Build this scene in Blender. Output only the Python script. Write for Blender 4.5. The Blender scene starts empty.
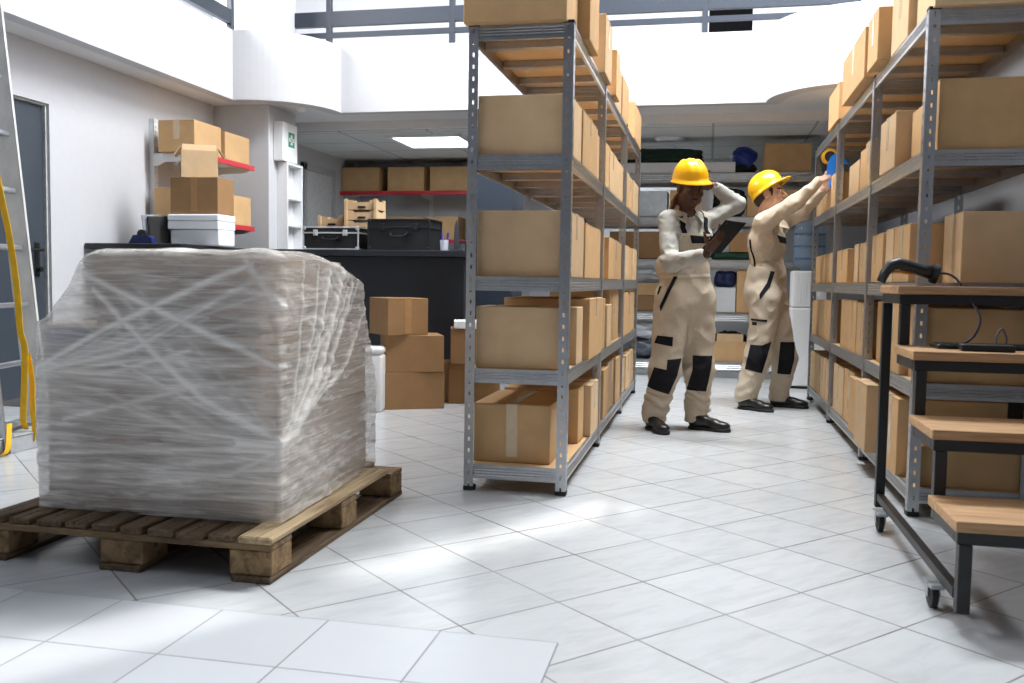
import bpy, bmesh, math, random
import numpy as np
from mathutils import Vector, Matrix
from mathutils.bvhtree import BVHTree

C = bpy.context.scene.collection
S = bpy.context.scene
RND = random.Random(7)
PI = math.pi

# ------------------------------------------------------------------ camera
YAW, PITCH, ROLL, CAM_H, FOCAL = .2097, .0658, .0155, .92, 917.3
cam_d = bpy.data.cameras.new('camera')
cam = bpy.data.objects.new('camera', cam_d)
C.objects.link(cam)
fw = Vector((-math.sin(YAW) * math.cos(PITCH), math.cos(YAW) * math.cos(PITCH), -math.sin(PITCH)))
rt = Vector((math.cos(YAW), math.sin(YAW), 0))
up = rt.cross(fw)
rt2 = rt * math.cos(ROLL) + up * math.sin(ROLL)
up2 = up * math.cos(ROLL) - rt * math.sin(ROLL)
cam.matrix_world = Matrix(((rt2.x, up2.x, -fw.x, 0), (rt2.y, up2.y, -fw.y, 0), (rt2.z, up2.z, -fw.z, CAM_H), (0, 0, 0, 1)))
cam_d.sensor_width = 36.0
cam_d.lens = FOCAL * 36.0 / 1024
cam_d.clip_start = .05
cam_d.dof.use_dof = True
cam_d.dof.focus_distance = 5.9
cam_d.dof.aperture_fstop = 5.6
S.camera = cam

# ------------------------------------------------------------------ world, sun, daylight, fill lamps, exposure
W = bpy.data.worlds.new('sky')
S.world = W
W.use_nodes = True
bg = W.node_tree.nodes['Background']
bg.inputs[0].default_value = (.80, .90, 1.0, 1)
bg.inputs[1].default_value = 1.0

sun_d = bpy.data.lights.new('sun', 'SUN')
sun_d.energy = 3.4
sun_d.angle = .02
sun_d.color = (1, .96, .9)
sun = bpy.data.objects.new('sun', sun_d)
C.objects.link(sun)
SUN_EL = math.radians(52)
sdir = Vector((.55 * math.cos(SUN_EL), .835 * math.cos(SUN_EL), math.sin(SUN_EL)))
sun.rotation_euler = sdir.to_track_quat('Z', 'Y').to_euler()


def area(name, loc, target, sx, sy, power, col=(1, 1, 1)):
    d = bpy.data.lights.new(name, 'AREA')
    d.shape = 'RECTANGLE'
    d.size, d.size_y = sx, sy
    d.energy = power
    d.color = col
    o = bpy.data.objects.new(name, d)
    C.objects.link(o)
    o.location = loc
    o.rotation_euler = (Vector(loc) - Vector(target)).to_track_quat('Z', 'Y').to_euler()
    return o


area('skylight_daylight', (.75, 5.9, 6.20), (.45, 5.9, 0), 1.0, 4.0, 880, (.95, .98, 1))
area('clerestory_daylight', (2.85, 6.0, 4.5), (-2.5, 5.2, 1.0), 5.5, 1.4, 60, (1, .97, .93))
area('front_fill', (-2.6, .6, 6.2), (-2.2, 1.6, 0), 2.4, 2.2, 38, (.92, .96, 1))  # added fill for the wrapped load's front, not a real roof opening
area('left_fill', (-5.7, 5.4, 4.35), (1.0, 5.6, 1.6), 6.0, 1.2, 860, (.97, .98, 1))  # added side fill to lift the right rack's aisle-facing boxes

S.cycles.caustics_reflective = False
S.cycles.caustics_refractive = False
S.cycles.sample_clamp_indirect = 5
S.view_settings.view_transform = 'Standard'
S.view_settings.look = 'None'
S.view_settings.gamma = 1
S.view_settings.use_curve_mapping = False
S.view_settings.exposure = 0.0


# ------------------------------------------------------------------ materials
def srgb(r, g, b):
    f = lambda c: ((c / 255 + .055) / 1.055) ** 2.4 if c > 10 else c / 255 / 12.92
    return (f(r), f(g), f(b), 1)


class M:
    """small wrapper round a principled material"""
    def __init__(s, name, col, rough=.6, metal=0.0, spec=.5):
        s.m = bpy.data.materials.new(name)
        s.m.use_nodes = True
        s.nt = s.m.node_tree
        s.b = s.nt.nodes['Principled BSDF']
        s.b.inputs['Base Color'].default_value = col
        s.b.inputs['Roughness'].default_value = rough
        s.b.inputs['Metallic'].default_value = metal
        s.b.inputs['Specular IOR Level'].default_value = spec
        s.col = col

    def n(s, t, **kw):
        n = s.nt.nodes.new(t)
        for k, v in kw.items():
            if hasattr(n, k):
                setattr(n, k, v)
            else:
                n.inputs[k].default_value = v
        return n

    def l(s, a, b):
        s.nt.links.new(a, b)

    def coord(s, scale=(1, 1, 1), kind='Object', rot=(0, 0, 0)):
        t = s.n('ShaderNodeTexCoord')
        mp = s.n('ShaderNodeMapping')
        mp.inputs['Scale'].default_value = scale
        mp.inputs['Rotation'].default_value = rot
        s.l(t.outputs[kind], mp.inputs['Vector'])
        return mp.outputs[0]

    def noise(s, vec, scale, detail=4, rough=.55, dist=0):
        n = s.n('ShaderNodeTexNoise')
        n.inputs['Scale'].default_value = scale
        n.inputs['Detail'].default_value = detail
        n.inputs['Roughness'].default_value = rough
        n.inputs['Distortion'].default_value = dist
        if vec is not None:
            s.l(vec, n.inputs['Vector'])
        return n.outputs['Fac']

    def ramp(s, fac, stops):
        r = s.n('ShaderNodeValToRGB')
        e = r.color_ramp.elements
        e[0].position, e[0].color = stops[0]
        e[1].position, e[1].color = stops[-1]
        for p, c in stops[1:-1]:
            k = e.new(p)
            k.color = c
        s.l(fac, r.inputs[0])
        return r.outputs[0]

    def bump(s, fac, strength=.2, dist=.01):
        b = s.n('ShaderNodeBump')
        b.inputs['Strength'].default_value = strength
        b.inputs['Distance'].default_value = dist
        s.l(fac, b.inputs['Height'])
        s.l(b.outputs[0], s.b.inputs['Normal'])


def mul(c, k):
    return (c[0] * k, c[1] * k, c[2] * k, 1)


def mottled(name, col, rough=.6, metal=0, scale=(6, 6, 6), amt=.12, bump=0, spec=.5, nscale=4.0, detail=4):
    m = M(name, col, rough, metal, spec)
    f = m.noise(m.coord(scale), nscale, detail)
    m.l(m.ramp(f, [(.3, mul(col, 1 - amt)), (.7, mul(col, 1 + amt))]), m.b.inputs['Base Color'])
    if bump:
        m.bump(f, bump, .003)
    return m.m


def cardboard(name, col):
    m = M(name, col, .75, 0, .25)
    v = m.coord((1, 1, 1))
    info = m.n('ShaderNodeObjectInfo')
    f = m.noise(v, 9, 5)
    c = m.ramp(f, [(.25, mul(col, .90)), (.75, mul(col, 1.08))])
    hs = m.n('ShaderNodeHueSaturation')
    mr = m.n('ShaderNodeMapRange')
    m.l(info.outputs['Random'], mr.inputs[0])
    mr.inputs[3].default_value = .9
    mr.inputs[4].default_value = 1.1
    m.l(mr.outputs[0], hs.inputs['Value'])
    m.l(c, hs.inputs['Color'])
    m.l(hs.outputs[0], m.b.inputs['Base Color'])
    w = m.n('ShaderNodeTexWave')
    w.inputs['Scale'].default_value = 60
    w.inputs['Distortion'].default_value = .4
    m.l(v, w.inputs['Vector'])
    m.bump(w.outputs['Fac'], .06, .001)
    return m.m


def wood(name, col, dark, scale=(30, 1.6, 30), rough=.6):
    m = M(name, col, rough, 0, .3)
    f = m.noise(m.coord(scale), 2.2, 6, .6, .6)
    m.l(m.ramp(f, [(.28, dark), (.62, col), (.85, mul(col, 1.12))]), m.b.inputs['Base Color'])
    m.bump(f, .25, .003)
    return m.m


WHITE = mottled('white_wall_paint', srgb(198, 199, 203), .75, amt=.015, nscale=3, spec=.25)
CEIL = mottled('ceiling_paint', srgb(222, 222, 223), .8, amt=.02, spec=.2)
ROOFM = mottled('grey_roof_deck', srgb(120, 122, 126), .8, amt=.05)
RAILM = mottled('navy_rail_paint', srgb(44, 51, 63), .5, amt=.05)
GREYW = mottled('grey_wall_paint', srgb(128, 130, 134), .75, amt=.02, spec=.2)
NAVY = mottled('navy_panel_paint', srgb(44, 54, 68), .5, amt=.05)
DOORM = mottled('slate_door_paint', srgb(60, 68, 78), .45, amt=.03)
COUNTER = mottled('black_counter_laminate', srgb(27, 31, 38), .4, amt=.1)
CARD = cardboard('brown_cardboard', srgb(200, 163, 118))
CARD2 = cardboard('pale_cardboard', srgb(206, 176, 138))
KRAFTDK = mottled('cardboard_edge', srgb(120, 90, 58), .8)
TAPE = mottled('brown_packing_tape', srgb(168, 128, 86), .3, amt=.08)
TAPECL = mottled('clear_packing_tape', srgb(206, 186, 156), .22, amt=.06)
CHIP = mottled('chipboard_shelf', srgb(208, 172, 126), .75, amt=.14, nscale=20)
BLACKPL = mottled('black_plastic', srgb(22, 23, 26), .45, amt=.1)
BLACKST = mottled('black_steel_paint', srgb(24, 24, 26), .42, amt=.12, nscale=8)
REDM = mottled('red_shelf_lip', srgb(196, 44, 58), .45, amt=.06)
WPLAST = mottled('white_plastic', srgb(226, 228, 230), .45, amt=.02)
FOAM = mottled('white_foam', srgb(236, 240, 245), .85, amt=.02, nscale=40)
GREENC = mottled('dark_green_cloth', srgb(26, 48, 40), .9, amt=.25, bump=.3)
BLUEPL = mottled('blue_plastic', srgb(22, 44, 132), .35, amt=.05)
BRBLUE = mottled('bright_blue_plastic', srgb(38, 124, 220), .4, amt=.05)
HATY = mottled('yellow_helmet_plastic', srgb(248, 190, 20), .28, amt=.03)
YELLOW = mottled('yellow_strap', srgb(246, 190, 20), .5, amt=.08)
ALU = mottled('aluminium', srgb(196, 200, 206), .38, .85, (3, 3, 30), .08)
ALUW = mottled('white_worn_aluminium', srgb(214, 214, 212), .5, .2, (4, 4, 2), .1)
RUBBER = mottled('black_rubber', srgb(20, 20, 21), .6, amt=.1)
GREENP = mottled('green_print', srgb(20, 140, 100), .5, amt=.02)
OAK = wood('pale_oak_board', srgb(182, 146, 108), srgb(140, 104, 72), (2.0, 30, 30))
PALW = wood('weathered_pallet_wood', srgb(120, 100, 78), srgb(54, 42, 32), (26, 1.4, 26), .8)
PALX = wood('weathered_pallet_wood_cross', srgb(146, 122, 92), srgb(72, 56, 42), (1.4, 26, 26), .8)
PALB = wood('pallet_block_wood', srgb(160, 132, 96), srgb(84, 64, 44), (10, 10, 10), .8)
SHOE = mottled('black_leather', srgb(20, 20, 22), .35, amt=.15, bump=.1)
CASEM = mottled('black_case_vinyl', srgb(24, 26, 30), .5, amt=.15, bump=.2, nscale=30)


def galv():
    m = M('galvanised_steel', srgb(176, 184, 194), .34, .92)
    v = m.coord((1, 1, 1))
    vo = m.n('ShaderNodeTexVoronoi')
    vo.inputs['Scale'].default_value = 90
    m.l(v, vo.inputs['Vector'])
    n = m.noise(v, 14, 4)
    mx = m.n('ShaderNodeMix', data_type='RGBA')
    mx.inputs[0].default_value = .05
    m.l(m.ramp(n, [(.3, srgb(160, 169, 182)), (.7, srgb(174, 183, 194))]), mx.inputs[6])
    m.l(vo.outputs['Color'], mx.inputs[7])
    hs = m.n('ShaderNodeHueSaturation')
    hs.inputs['Saturation'].default_value = .25
    m.l(mx.outputs[2], hs.inputs['Color'])
    m.l(hs.outputs[0], m.b.inputs['Base Color'])
    m.l(m.ramp(n, [(.3, (.33, .33, .33, 1)), (.7, (.37, .37, .37, 1))]), m.b.inputs['Roughness'])
    return m.m


GALV = galv()


def tile_mat(name, size, angle, ox, oy, base, grout, stain, gw=.006, marble=.06, rough=.24):
    """square tiles: grout lines, per tile tone, soft marble streaks"""
    m = M(name, base, rough, 0, .5)
    tc = m.n('ShaderNodeTexCoord')
    sub = m.n('ShaderNodeVectorMath', operation='SUBTRACT')
    m.l(tc.outputs['Object'], sub.inputs[0])
    sub.inputs[1].default_value = (ox, oy, 0)
    mp = m.n('ShaderNodeMapping')
    mp.vector_type = 'POINT'
    mp.inputs['Rotation'].default_value = (0, 0, -angle)
    m.l(sub.outputs[0], mp.inputs['Vector'])
    sc = m.n('ShaderNodeVectorMath', operation='SCALE')
    sc.inputs['Scale'].default_value = 1 / size
    m.l(mp.outputs[0], sc.inputs[0])
    fr = m.n('ShaderNodeVectorMath', operation='FRACTION')
    m.l(sc.outputs[0], fr.inputs[0])
    fl = m.n('ShaderNodeVectorMath', operation='FLOOR')
    m.l(sc.outputs[0], fl.inputs[0])
    sx = m.n('ShaderNodeSeparateXYZ')
    m.l(fr.outputs[0], sx.inputs[0])
    facs = []
    for k in (0, 1):
        a = m.n('ShaderNodeMath', operation='SUBTRACT')
        m.l(sx.outputs[k], a.inputs[0])
        a.inputs[1].default_value = .5
        b = m.n('ShaderNodeMath', operation='ABSOLUTE')
        m.l(a.outputs[0], b.inputs[0])
        facs.append(b.outputs[0])
    mx = m.n('ShaderNodeMath', operation='MAXIMUM')
    m.l(facs[0], mx.inputs[0])
    m.l(facs[1], mx.inputs[1])
    g = m.n('ShaderNodeMapRange')
    g.inputs[1].default_value = .5 - gw / size * .5 - .002
    g.inputs[2].default_value = .5 - gw / size * .25
    m.l(mx.outputs[0], g.inputs[0])
    wn = m.n('ShaderNodeTexWhiteNoise')
    m.l(fl.outputs[0], wn.inputs['Vector'])
    v2 = m.n('ShaderNodeVectorMath', operation='ADD')
    m.l(sc.outputs[0], v2.inputs[0])
    m.l(wn.outputs['Color'], v2.inputs[1])
    mpp = m.n('ShaderNodeMapping')
    mpp.inputs['Scale'].default_value = (1.2, 4.2, 1)
    mpp.inputs['Rotation'].default_value = (0, 0, .55)
    m.l(v2.outputs[0], mpp.inputs['Vector'])
    nz = m.noise(mpp.outputs[0], 1.6, 6, .6, .4)
    marb = m.ramp(nz, [(.3, mul(base, 1 - marble * 2)), (.55, base), (.8, mul(base, 1 + marble * .4))])
    tone = m.n('ShaderNodeMapRange')
    m.l(wn.outputs['Value'], tone.inputs[0])
    tone.inputs[3].default_value = .955
    tone.inputs[4].default_value = 1.03
    hs = m.n('ShaderNodeHueSaturation')
    m.l(marb, hs.inputs['Color'])
    m.l(tone.outputs[0], hs.inputs['Value'])
    gn = m.noise(tc.outputs['Object'], 1.7, 3)
    gcol = m.ramp(gn, [(.38, grout), (.62, stain)])
    fin = m.n('ShaderNodeMix', data_type='RGBA')
    m.l(g.outputs[0], fin.inputs[0])
    m.l(hs.outputs[0], fin.inputs[6])
    m.l(gcol, fin.inputs[7])
    m.l(fin.outputs[2], m.b.inputs['Base Color'])
    inv = m.n('ShaderNodeMath', operation='SUBTRACT')
    inv.inputs[0].default_value = 1
    m.l(g.outputs[0], inv.inputs[1])
    m.bump(inv.outputs[0], .3, .002)
    return m.m


FLOORM = tile_mat('marbled_floor_tiles', .333, .8268, -.6423, 2.7843, srgb(196, 199, 202), srgb(156, 156, 154), srgb(96, 88, 80))
PLATM = tile_mat('white_plain_tiles', .3115, 0, -.3480, 2.2568, srgb(202, 205, 210), srgb(150, 152, 156), srgb(126, 128, 132), .005, .008, .3)


def emit(name, col, s):
    m = M(name, col, .5)
    m.b.inputs['Emission Color'].default_value = col
    m.b.inputs['Emission Strength'].default_value = s
    return m.m


def glass(name, col, rough=.02, alpha=.35):
    m = M(name, col, rough, 0, .5)
    m.b.inputs['Alpha'].default_value = alpha
    return m.m


# ------------------------------------------------------------------ mesh helpers
class B:
    """a bmesh that collects shapes and is linked as ONE object"""
    def __init__(s):
        s.bm = bmesh.new()

    def box(s, x0, x1, y0, y1, z0, z1, bev=0, seg=1, rot=None, mi=0):
        c = Vector(((x0 + x1) / 2, (y0 + y1) / 2, (z0 + z1) / 2))
        mat = Matrix.Translation(c)
        if rot is not None:
            mat = mat @ rot
        r = bmesh.ops.create_cube(s.bm, size=1, matrix=mat @ Matrix.Diagonal((abs(x1 - x0), abs(y1 - y0), abs(z1 - z0), 1)))
        vs = r['verts']
        fs = {f for v in vs for f in v.link_faces}
        for f in fs:
            f.material_index = mi
        if bev:
            es = list({e for v in vs for e in v.link_edges})
            bmesh.ops.bevel(s.bm, geom=es, offset=bev, segments=seg, profile=.5, affect='EDGES', material=-1)
        return s

    def obox(s, c, size, R, bev=0, mi=0):
        mat = Matrix.Translation(Vector(c)) @ R.to_4x4()
        r = bmesh.ops.create_cube(s.bm, size=1, matrix=mat @ Matrix.Diagonal((size[0], size[1], size[2], 1)))
        for f in {f for v in r['verts'] for f in v.link_faces}:
            f.material_index = mi
        if bev:
            es = list({e for v in r['verts'] for e in v.link_edges})
            bmesh.ops.bevel(s.bm, geom=es, offset=bev, segments=2, profile=.5, affect='EDGES', material=-1)
        return s

    def tube(s, pts, r, seg=10, caps=True, flat=None, flat_a=None):
        """swept round tube; r is a number or one per point"""
        pts = [Vector(p) for p in pts]
        n = len(pts)
        rs = r if isinstance(r, (list, tuple)) else [r] * n
        rings = []
        prev = None
        for i, p in enumerate(pts):
            t = (pts[min(i + 1, n - 1)] - pts[max(i - 1, 0)]).normalized()
            if prev is None:
                a = t.cross(Vector((0, 0, 1)))
                if a.length < 1e-3:
                    a = t.cross(Vector((0, 1, 0)))
                a.normalize()
            else:
                a = (prev - t * prev.dot(t)).normalized()
            prev = a
            b = t.cross(a)
            k = flat or 1
            ka = flat_a or 1
            rings.append([s.bm.verts.new(p + (a * ka * math.cos(2 * PI * j / seg) + b * k * math.sin(2 * PI * j / seg)) * rs[i]) for j in range(seg)])
        for i in range(n - 1):
            for j in range(seg):
                s.bm.faces.new((rings[i][j], rings[i][(j + 1) % seg], rings[i + 1][(j + 1) % seg], rings[i + 1][j]))
        if caps:
            s.bm.faces.new(rings[0][::-1])
            s.bm.faces.new(rings[-1])
        return s

    def lathe(s, prof, c=(0, 0, 0), seg=24, R=None):
        """profile of (radius, height) turned round the local z axis"""
        c = Vector(c)
        R = R or Matrix.Identity(3)
        rings = []
        for (r, z) in prof:
            if r < 1e-6:
                rings.append([s.bm.verts.new(c + R @ Vector((0, 0, z)))])
            else:
                rings.append([s.bm.verts.new(c + R @ Vector((r * math.cos(2 * PI * j / seg), r * math.sin(2 * PI * j / seg), z))) for j in range(seg)])
        for a, b in zip(rings, rings[1:]):
            for j in range(seg):
                k = (j + 1) % seg
                if len(a) == 1 and len(b) == 1:
                    continue
                if len(a) == 1:
                    s.bm.faces.new((a[0], b[k], b[j]))
                elif len(b) == 1:
                    s.bm.faces.new((a[j], a[k], b[0]))
                else:
                    s.bm.faces.new((a[j], a[k], b[k], b[j]))
        return s

    def prism(s, poly, axis, a0, a1, mi=0):
        """polygon of 2-D points pushed along an axis ('x','y','z')"""
        def P(u, v, w):
            return {'x': (w, u, v), 'y': (u, w, v), 'z': (u, v, w)}[axis]
        lo = [s.bm.verts.new(P(u, v, a0)) for u, v in poly]
        hi = [s.bm.verts.new(P(u, v, a1)) for u, v in poly]
        n = len(poly)
        fs = [s.bm.faces.new(lo), s.bm.faces.new(hi)]
        for i in range(n):
            fs.append(s.bm.faces.new((lo[i], lo[(i + 1) % n], hi[(i + 1) % n], hi[i])))
        for f in fs:
            f.material_index = mi
        bmesh.ops.recalc_face_normals(s.bm, faces=fs)
        return s

    def build(s, name, mat, parent=None, smooth=False, loc=None, rotz=0, recalc=True):
        if recalc:
            bmesh.ops.recalc_face_normals(s.bm, faces=s.bm.faces)
        me = bpy.data.meshes.new(name)
        s.bm.to_mesh(me)
        s.bm.free()
        for mm in (mat if isinstance(mat, (list, tuple)) else [mat]):
            me.materials.append(mm)
        o = bpy.data.objects.new(name, me)
        C.objects.link(o)
        if parent is not None:
            o.parent = parent
        if loc is not None:
            o.location = loc
        o.rotation_euler = (0, 0, rotz)
        if smooth:
            me.polygons.foreach_set('use_smooth', [True] * len(me.polygons))
            if smooth == 'auto':
                md = o.modifiers.new('edges', 'EDGE_SPLIT')
                md.split_angle = math.radians(35)
        return o


def tag(o, label=None, cat=None, group=None, kind=None):
    if label: o['label'] = label
    if cat: o['category'] = cat
    if group: o['group'] = group
    if kind: o['kind'] = kind
    return o


def thing(name, label, cat, loc=(0, 0, 0), rotz=0, group=None):
    o = bpy.data.objects.new(name, None)
    o.empty_display_size = .1
    C.objects.link(o)
    o.location = loc
    o.rotation_euler = (0, 0, rotz)
    return tag(o, label, cat, group)


def struct(name, b, mat, label, cat='structure', smooth=False):
    return tag(b.build(name, mat, smooth=smooth), label, cat, kind='structure')


def copy_tree(o, parent=None):
    c = o.copy()
    C.objects.link(c)
    if parent is not None:
        c.parent = parent
    for ch in list(o.children):
        copy_tree(ch, c)
    return c


ORD = ['', 'first', 'second', 'third', 'fourth', 'fifth', 'sixth', 'seventh', 'eighth', 'ninth', 'tenth', 'eleventh', 'twelfth', 'thirteenth', 'fourteenth', 'fifteenth', 'sixteenth']
# ================================================================== the setting
XW, XV, XR_, YB, ZS, ZP = -4.375, -4.05, 1.125, 8.03, 2.44, 3.03
YBACK = 10.9
ZC = 2.37

struct('floor', B().box(-6, 4, -3, 11.2, -.1, 0), FLOORM, 'floor of diagonal marbled white tiles')
struct('floor_platform', B().box(-4.4, -.348, -3, 2.2568, 0, .004), PLATM, 'patch of plain white square tiles in the foreground')
# left wall with the door recess
b = B()
b.box(XW - .25, XW, -3, 4.35, 0, ZS)
b.box(XW - .25, XW, 5.47, YBACK, 0, ZS)
b.box(XW - .25, XW, 4.35, 5.47, 2.06, ZS)
b.box(XW - .25, XW - .20, 4.35, 5.47, 0, 2.06)
struct('wall_left', b, WHITE, 'white left wall')
dr = struct('door_1', B().box(XW - .085, XW - .045, 4.362, 5.455, .10, 2.045, .004), DOORM, 'slate grey door in the left wall')
B().box(XW - .10, XW - .02, 5.456, 5.47, 0, 2.06, .002).box(XW - .10, XW - .02, 4.35, 4.361, 0, 2.06, .002).box(XW - .10, XW - .02, 4.362, 5.455, 2.046, 2.06, .002).build('door_frame', mottled('pale_frame_paint', srgb(182, 184, 182), .5), dr)
b = B()
b.box(XW - .044, XW - .037, 5.36, 5.405, .90, 1.13, .003)
b.tube([(XW - .04, 5.382, 1.08), (XW + .01, 5.382, 1.08)], .011)
b.tube([(XW + .007, 5.385, 1.08), (XW + .007, 5.26, 1.075)], .011)
b.tube([(XW - .04, 5.382, .95), (XW - .005, 5.382, .95)], .018)
b.build('door_handle', BLACKPL, dr, smooth='auto')
# low tiled step in front of the door
struct('trim_1', B().box(XW - .14, -3.455, 3.2, 4.9, 0, .085, .004), mottled('grey_step_stone', srgb(172, 174, 178), .6, amt=.12), 'low grey step before the slate door')
struct('trim_2', B().box(XW - .14, -3.45, 3.2, 4.9, .0855, .092), FLOORM, 'white tiles on the step before the door')

struct('wall_right', B().box(1.75, 1.95, -3, YBACK, 0, ZS), GREYW, 'grey right wall behind the right rack')
struct('wall_back', B().box(-6, 3.1, YBACK, YBACK + .2, 0, 7.6), WHITE, 'white back wall')
struct('wall_front', B().box(-6, 3.1, -3.2, -3, 0, 7.6), NAVY, 'dark wall behind the viewer')
struct('wall_gallery_left', B().box(-6.0, -5.8, -3, YBACK, ZS, 7.6), WHITE, 'white wall of the left upper gallery')
struct('wall_gallery_right', B().box(3.0, 3.1, -3, YBACK, ZS, 7.6), WHITE, 'white wall of the right upper gallery')


def arc(cx, cy, r, a0, a1, n=20):
    return [(cx + r * math.cos(a0 + (a1 - a0) * i / n), cy + r * math.sin(a0 + (a1 - a0) * i / n)) for i in range(n + 1)]


RB = .70
left_arc = arc(XV, YB, RB, -PI / 2, 0)             # convex bulge round the column
right_arc = arc(XR_, YB, RB, -PI, -PI / 2)
void_edge = [(XV, -1.0)] + left_arc + right_arc + [(XR_, -1.0)]
# parapet : a wall 15 cm thick following the edge of the void
b = B()


def off(edge, d):
    out = []
    n = len(edge)
    for i, p in enumerate(edge):
        p = Vector(p)
        t = Vector((0, 0))
        if i > 0: t += (p - Vector(edge[i - 1])).normalized()
        if i < n - 1: t += (Vector(edge[i + 1]) - p).normalized()
        t.normalize()
        nn = Vector((-t.y, t.x))
        out.append(p + nn * d)
    return out


def wall_strip(edge, d, z0, z1, name, mat, label):
    b = B()
    o2 = off(edge, d)
    n = len(edge)
    v = [[b.bm.verts.new((p[0], p[1], z)) for p in e] for e, z in ((edge, z0), (edge, z1), (o2, z1), (o2, z0))]
    for i in range(n - 1):
        for k in range(4):
            b.bm.faces.new((v[k][i], v[k][i + 1], v[(k + 1) % 4][i + 1], v[(k + 1) % 4][i]))
    b.bm.faces.new([v[k][0] for k in range(4)])
    b.bm.faces.new([v[k][-1] for k in range(4)])
    o = struct(name, b, mat, label)
    return o


wall_strip(void_edge, .14, ZS, ZP, 'wall_gallery', WHITE, 'white gallery parapet with rounded corners')
# gallery floor slab: left, back, right strips + the corner bulges + the front edge
b = B()
outer = [(XV - .02, -1)] + [(p[0] - .005, p[1]) for p in left_arc]
b.prism([(XW - .25, -3), (XV - .05, -3), (XV - .05, YB - RB), *[(p[0] - .01, p[1] + .01) for p in left_arc], *[(p[0] + .01, p[1] + .01) for p in right_arc], (XR_ + .05, YB - RB), (XR_ + .05, -3), (3.0, -3), (3.0, 8.5), (-6.0, 8.5), (-6.0, -3)], 'z', ZS + .001, ZS + .12)
b.box(-6.0, 3.0, 8.5, YBACK, ZC, ZS + .12)
struct('ceiling', b, CEIL, 'white soffit under the gallery')
# suspended ceiling tiles of the back room
ct = M('ceiling_tiles', srgb(196, 197, 194), .8, 0, .2)
v_ = ct.coord((1, 1, 1))
br = ct.n('ShaderNodeTexBrick')
br.offset = 0
br.inputs['Scale'].default_value = 1
br.inputs['Mortar Size'].default_value = .012
br.inputs['Brick Width'].default_value = .9
br.inputs['Row Height'].default_value = .62
br.inputs['Color1'].default_value = srgb(220, 221, 219)
br.inputs['Color2'].default_value = srgb(212, 213, 211)
br.inputs['Mortar'].default_value = srgb(172, 173, 172)
ct.l(v_, br.inputs['Vector'])
ct.l(br.outputs['Color'], ct.b.inputs['Base Color'])
struct('ceiling_back', B().box(-5.9, 2.9, 8.58, YBACK, ZC - .012, ZC - .0005), ct.m, 'tiled ceiling of the back room')
# unseen roof, its slit and bars shaped to drop sun streaks on the floor
b = B()
RZ = 6.4
ang = math.atan2(.835, .55)
dirv = Vector((math.cos(ang), math.sin(ang), 0))
nrm = Vector((-dirv.y, dirv.x, 0))
mid = Vector((-.85, 2.95, 0)) + sdir * (RZ / sdir.z)


def roofpoly(pts, nm):
    bb = B()
    bb.prism([(p.x, p.y) for p in pts], 'z', RZ, RZ + .15)
    struct(nm, bb, ROOFM, 'unseen grey roof piece shaping the sun streaks in the hall')


far = 20
a0, a1 = mid - dirv * 1.75, mid + dirv * 1.15
hw = .11
big = 16
roofpoly([mid + nrm * hw - dirv * big, mid + nrm * hw + dirv * big, mid + nrm * big + dirv * big, mid + nrm * big - dirv * big], 'ceiling_roof_left')
roofpoly([mid - nrm * hw - dirv * big, mid - nrm * hw + dirv * big, mid - nrm * big + dirv * big, mid - nrm * big - dirv * big], 'ceiling_roof_right')
roofpoly([a1 - nrm * hw, a1 + nrm * hw, a1 + nrm * hw + dirv * big, a1 - nrm * hw + dirv * big], 'ceiling_roof_back')
roofpoly([a0 - nrm * hw, a0 + nrm * hw, a0 + nrm * hw - dirv * big, a0 - nrm * hw - dirv * big], 'ceiling_roof_front')
m0 = mid - dirv * .52
roofpoly([m0 - nrm * hw - dirv * .12, m0 + nrm * hw - dirv * .12, m0 + nrm * hw + dirv * .12, m0 - nrm * hw + dirv * .12], 'ceiling_roof_bar')
roofpoly([mid - nrm * .02 - dirv * 1.75, mid + nrm * .015 - dirv * 1.75, mid + nrm * .015 - dirv * .5, mid - nrm * .02 - dirv * .5], 'ceiling_slit_divider')

# column at the left corner, running up through the bulge
struct('wall_column', B().box(XW, -3.84, 7.58, 8.12, 0, 7.6, .004), WHITE, 'white square column at the left corner')
struct('wall_nib', B().box(XW, -4.05, 8.12, 8.3, 0, ZC), WHITE, 'white wall return behind the column')
# door in the left wall of the back room
d2 = struct('door_2', B().box(XW, XW + .03, 9.45, 10.15, 0, 2.1, .003), mottled('grey_white_door', srgb(196, 198, 200), .5), 'pale door in the back room')
B().box(XW, XW + .045, 9.37, 9.45, 0, 2.18, .004).box(XW, XW + .045, 10.15, 10.23, 0, 2.18, .004).box(XW, XW + .045, 9.37, 10.23, 2.1, 2.18, .004).build('door_frame', mottled('grey_frame', srgb(170, 172, 176), .5), d2)
# gallery back doorway, its unlit depth painted as a flat near-black slab
d3 = struct('door_3', B().box(-.08, .40, YBACK - .03, YBACK, 2.56, 4.2), mottled('painted_dark_opening', srgb(14, 14, 16), .9, amt=.02, spec=.05), 'dark doorway on the gallery')
B().box(-.16, -.08, YBACK - .05, YBACK, 2.56, 4.28).box(.40, .48, YBACK - .05, YBACK, 2.56, 4.28).box(-.16, .48, YBACK - .05, YBACK, 4.2, 4.28).build('door_frame', WHITE, d3)
struct('baseboard_back', B().box(-2, 1.75, YBACK - .015, YBACK, 0, .08), mottled('grey_skirting', srgb(120, 122, 126), .6), 'grey skirting of the back wall')

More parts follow.
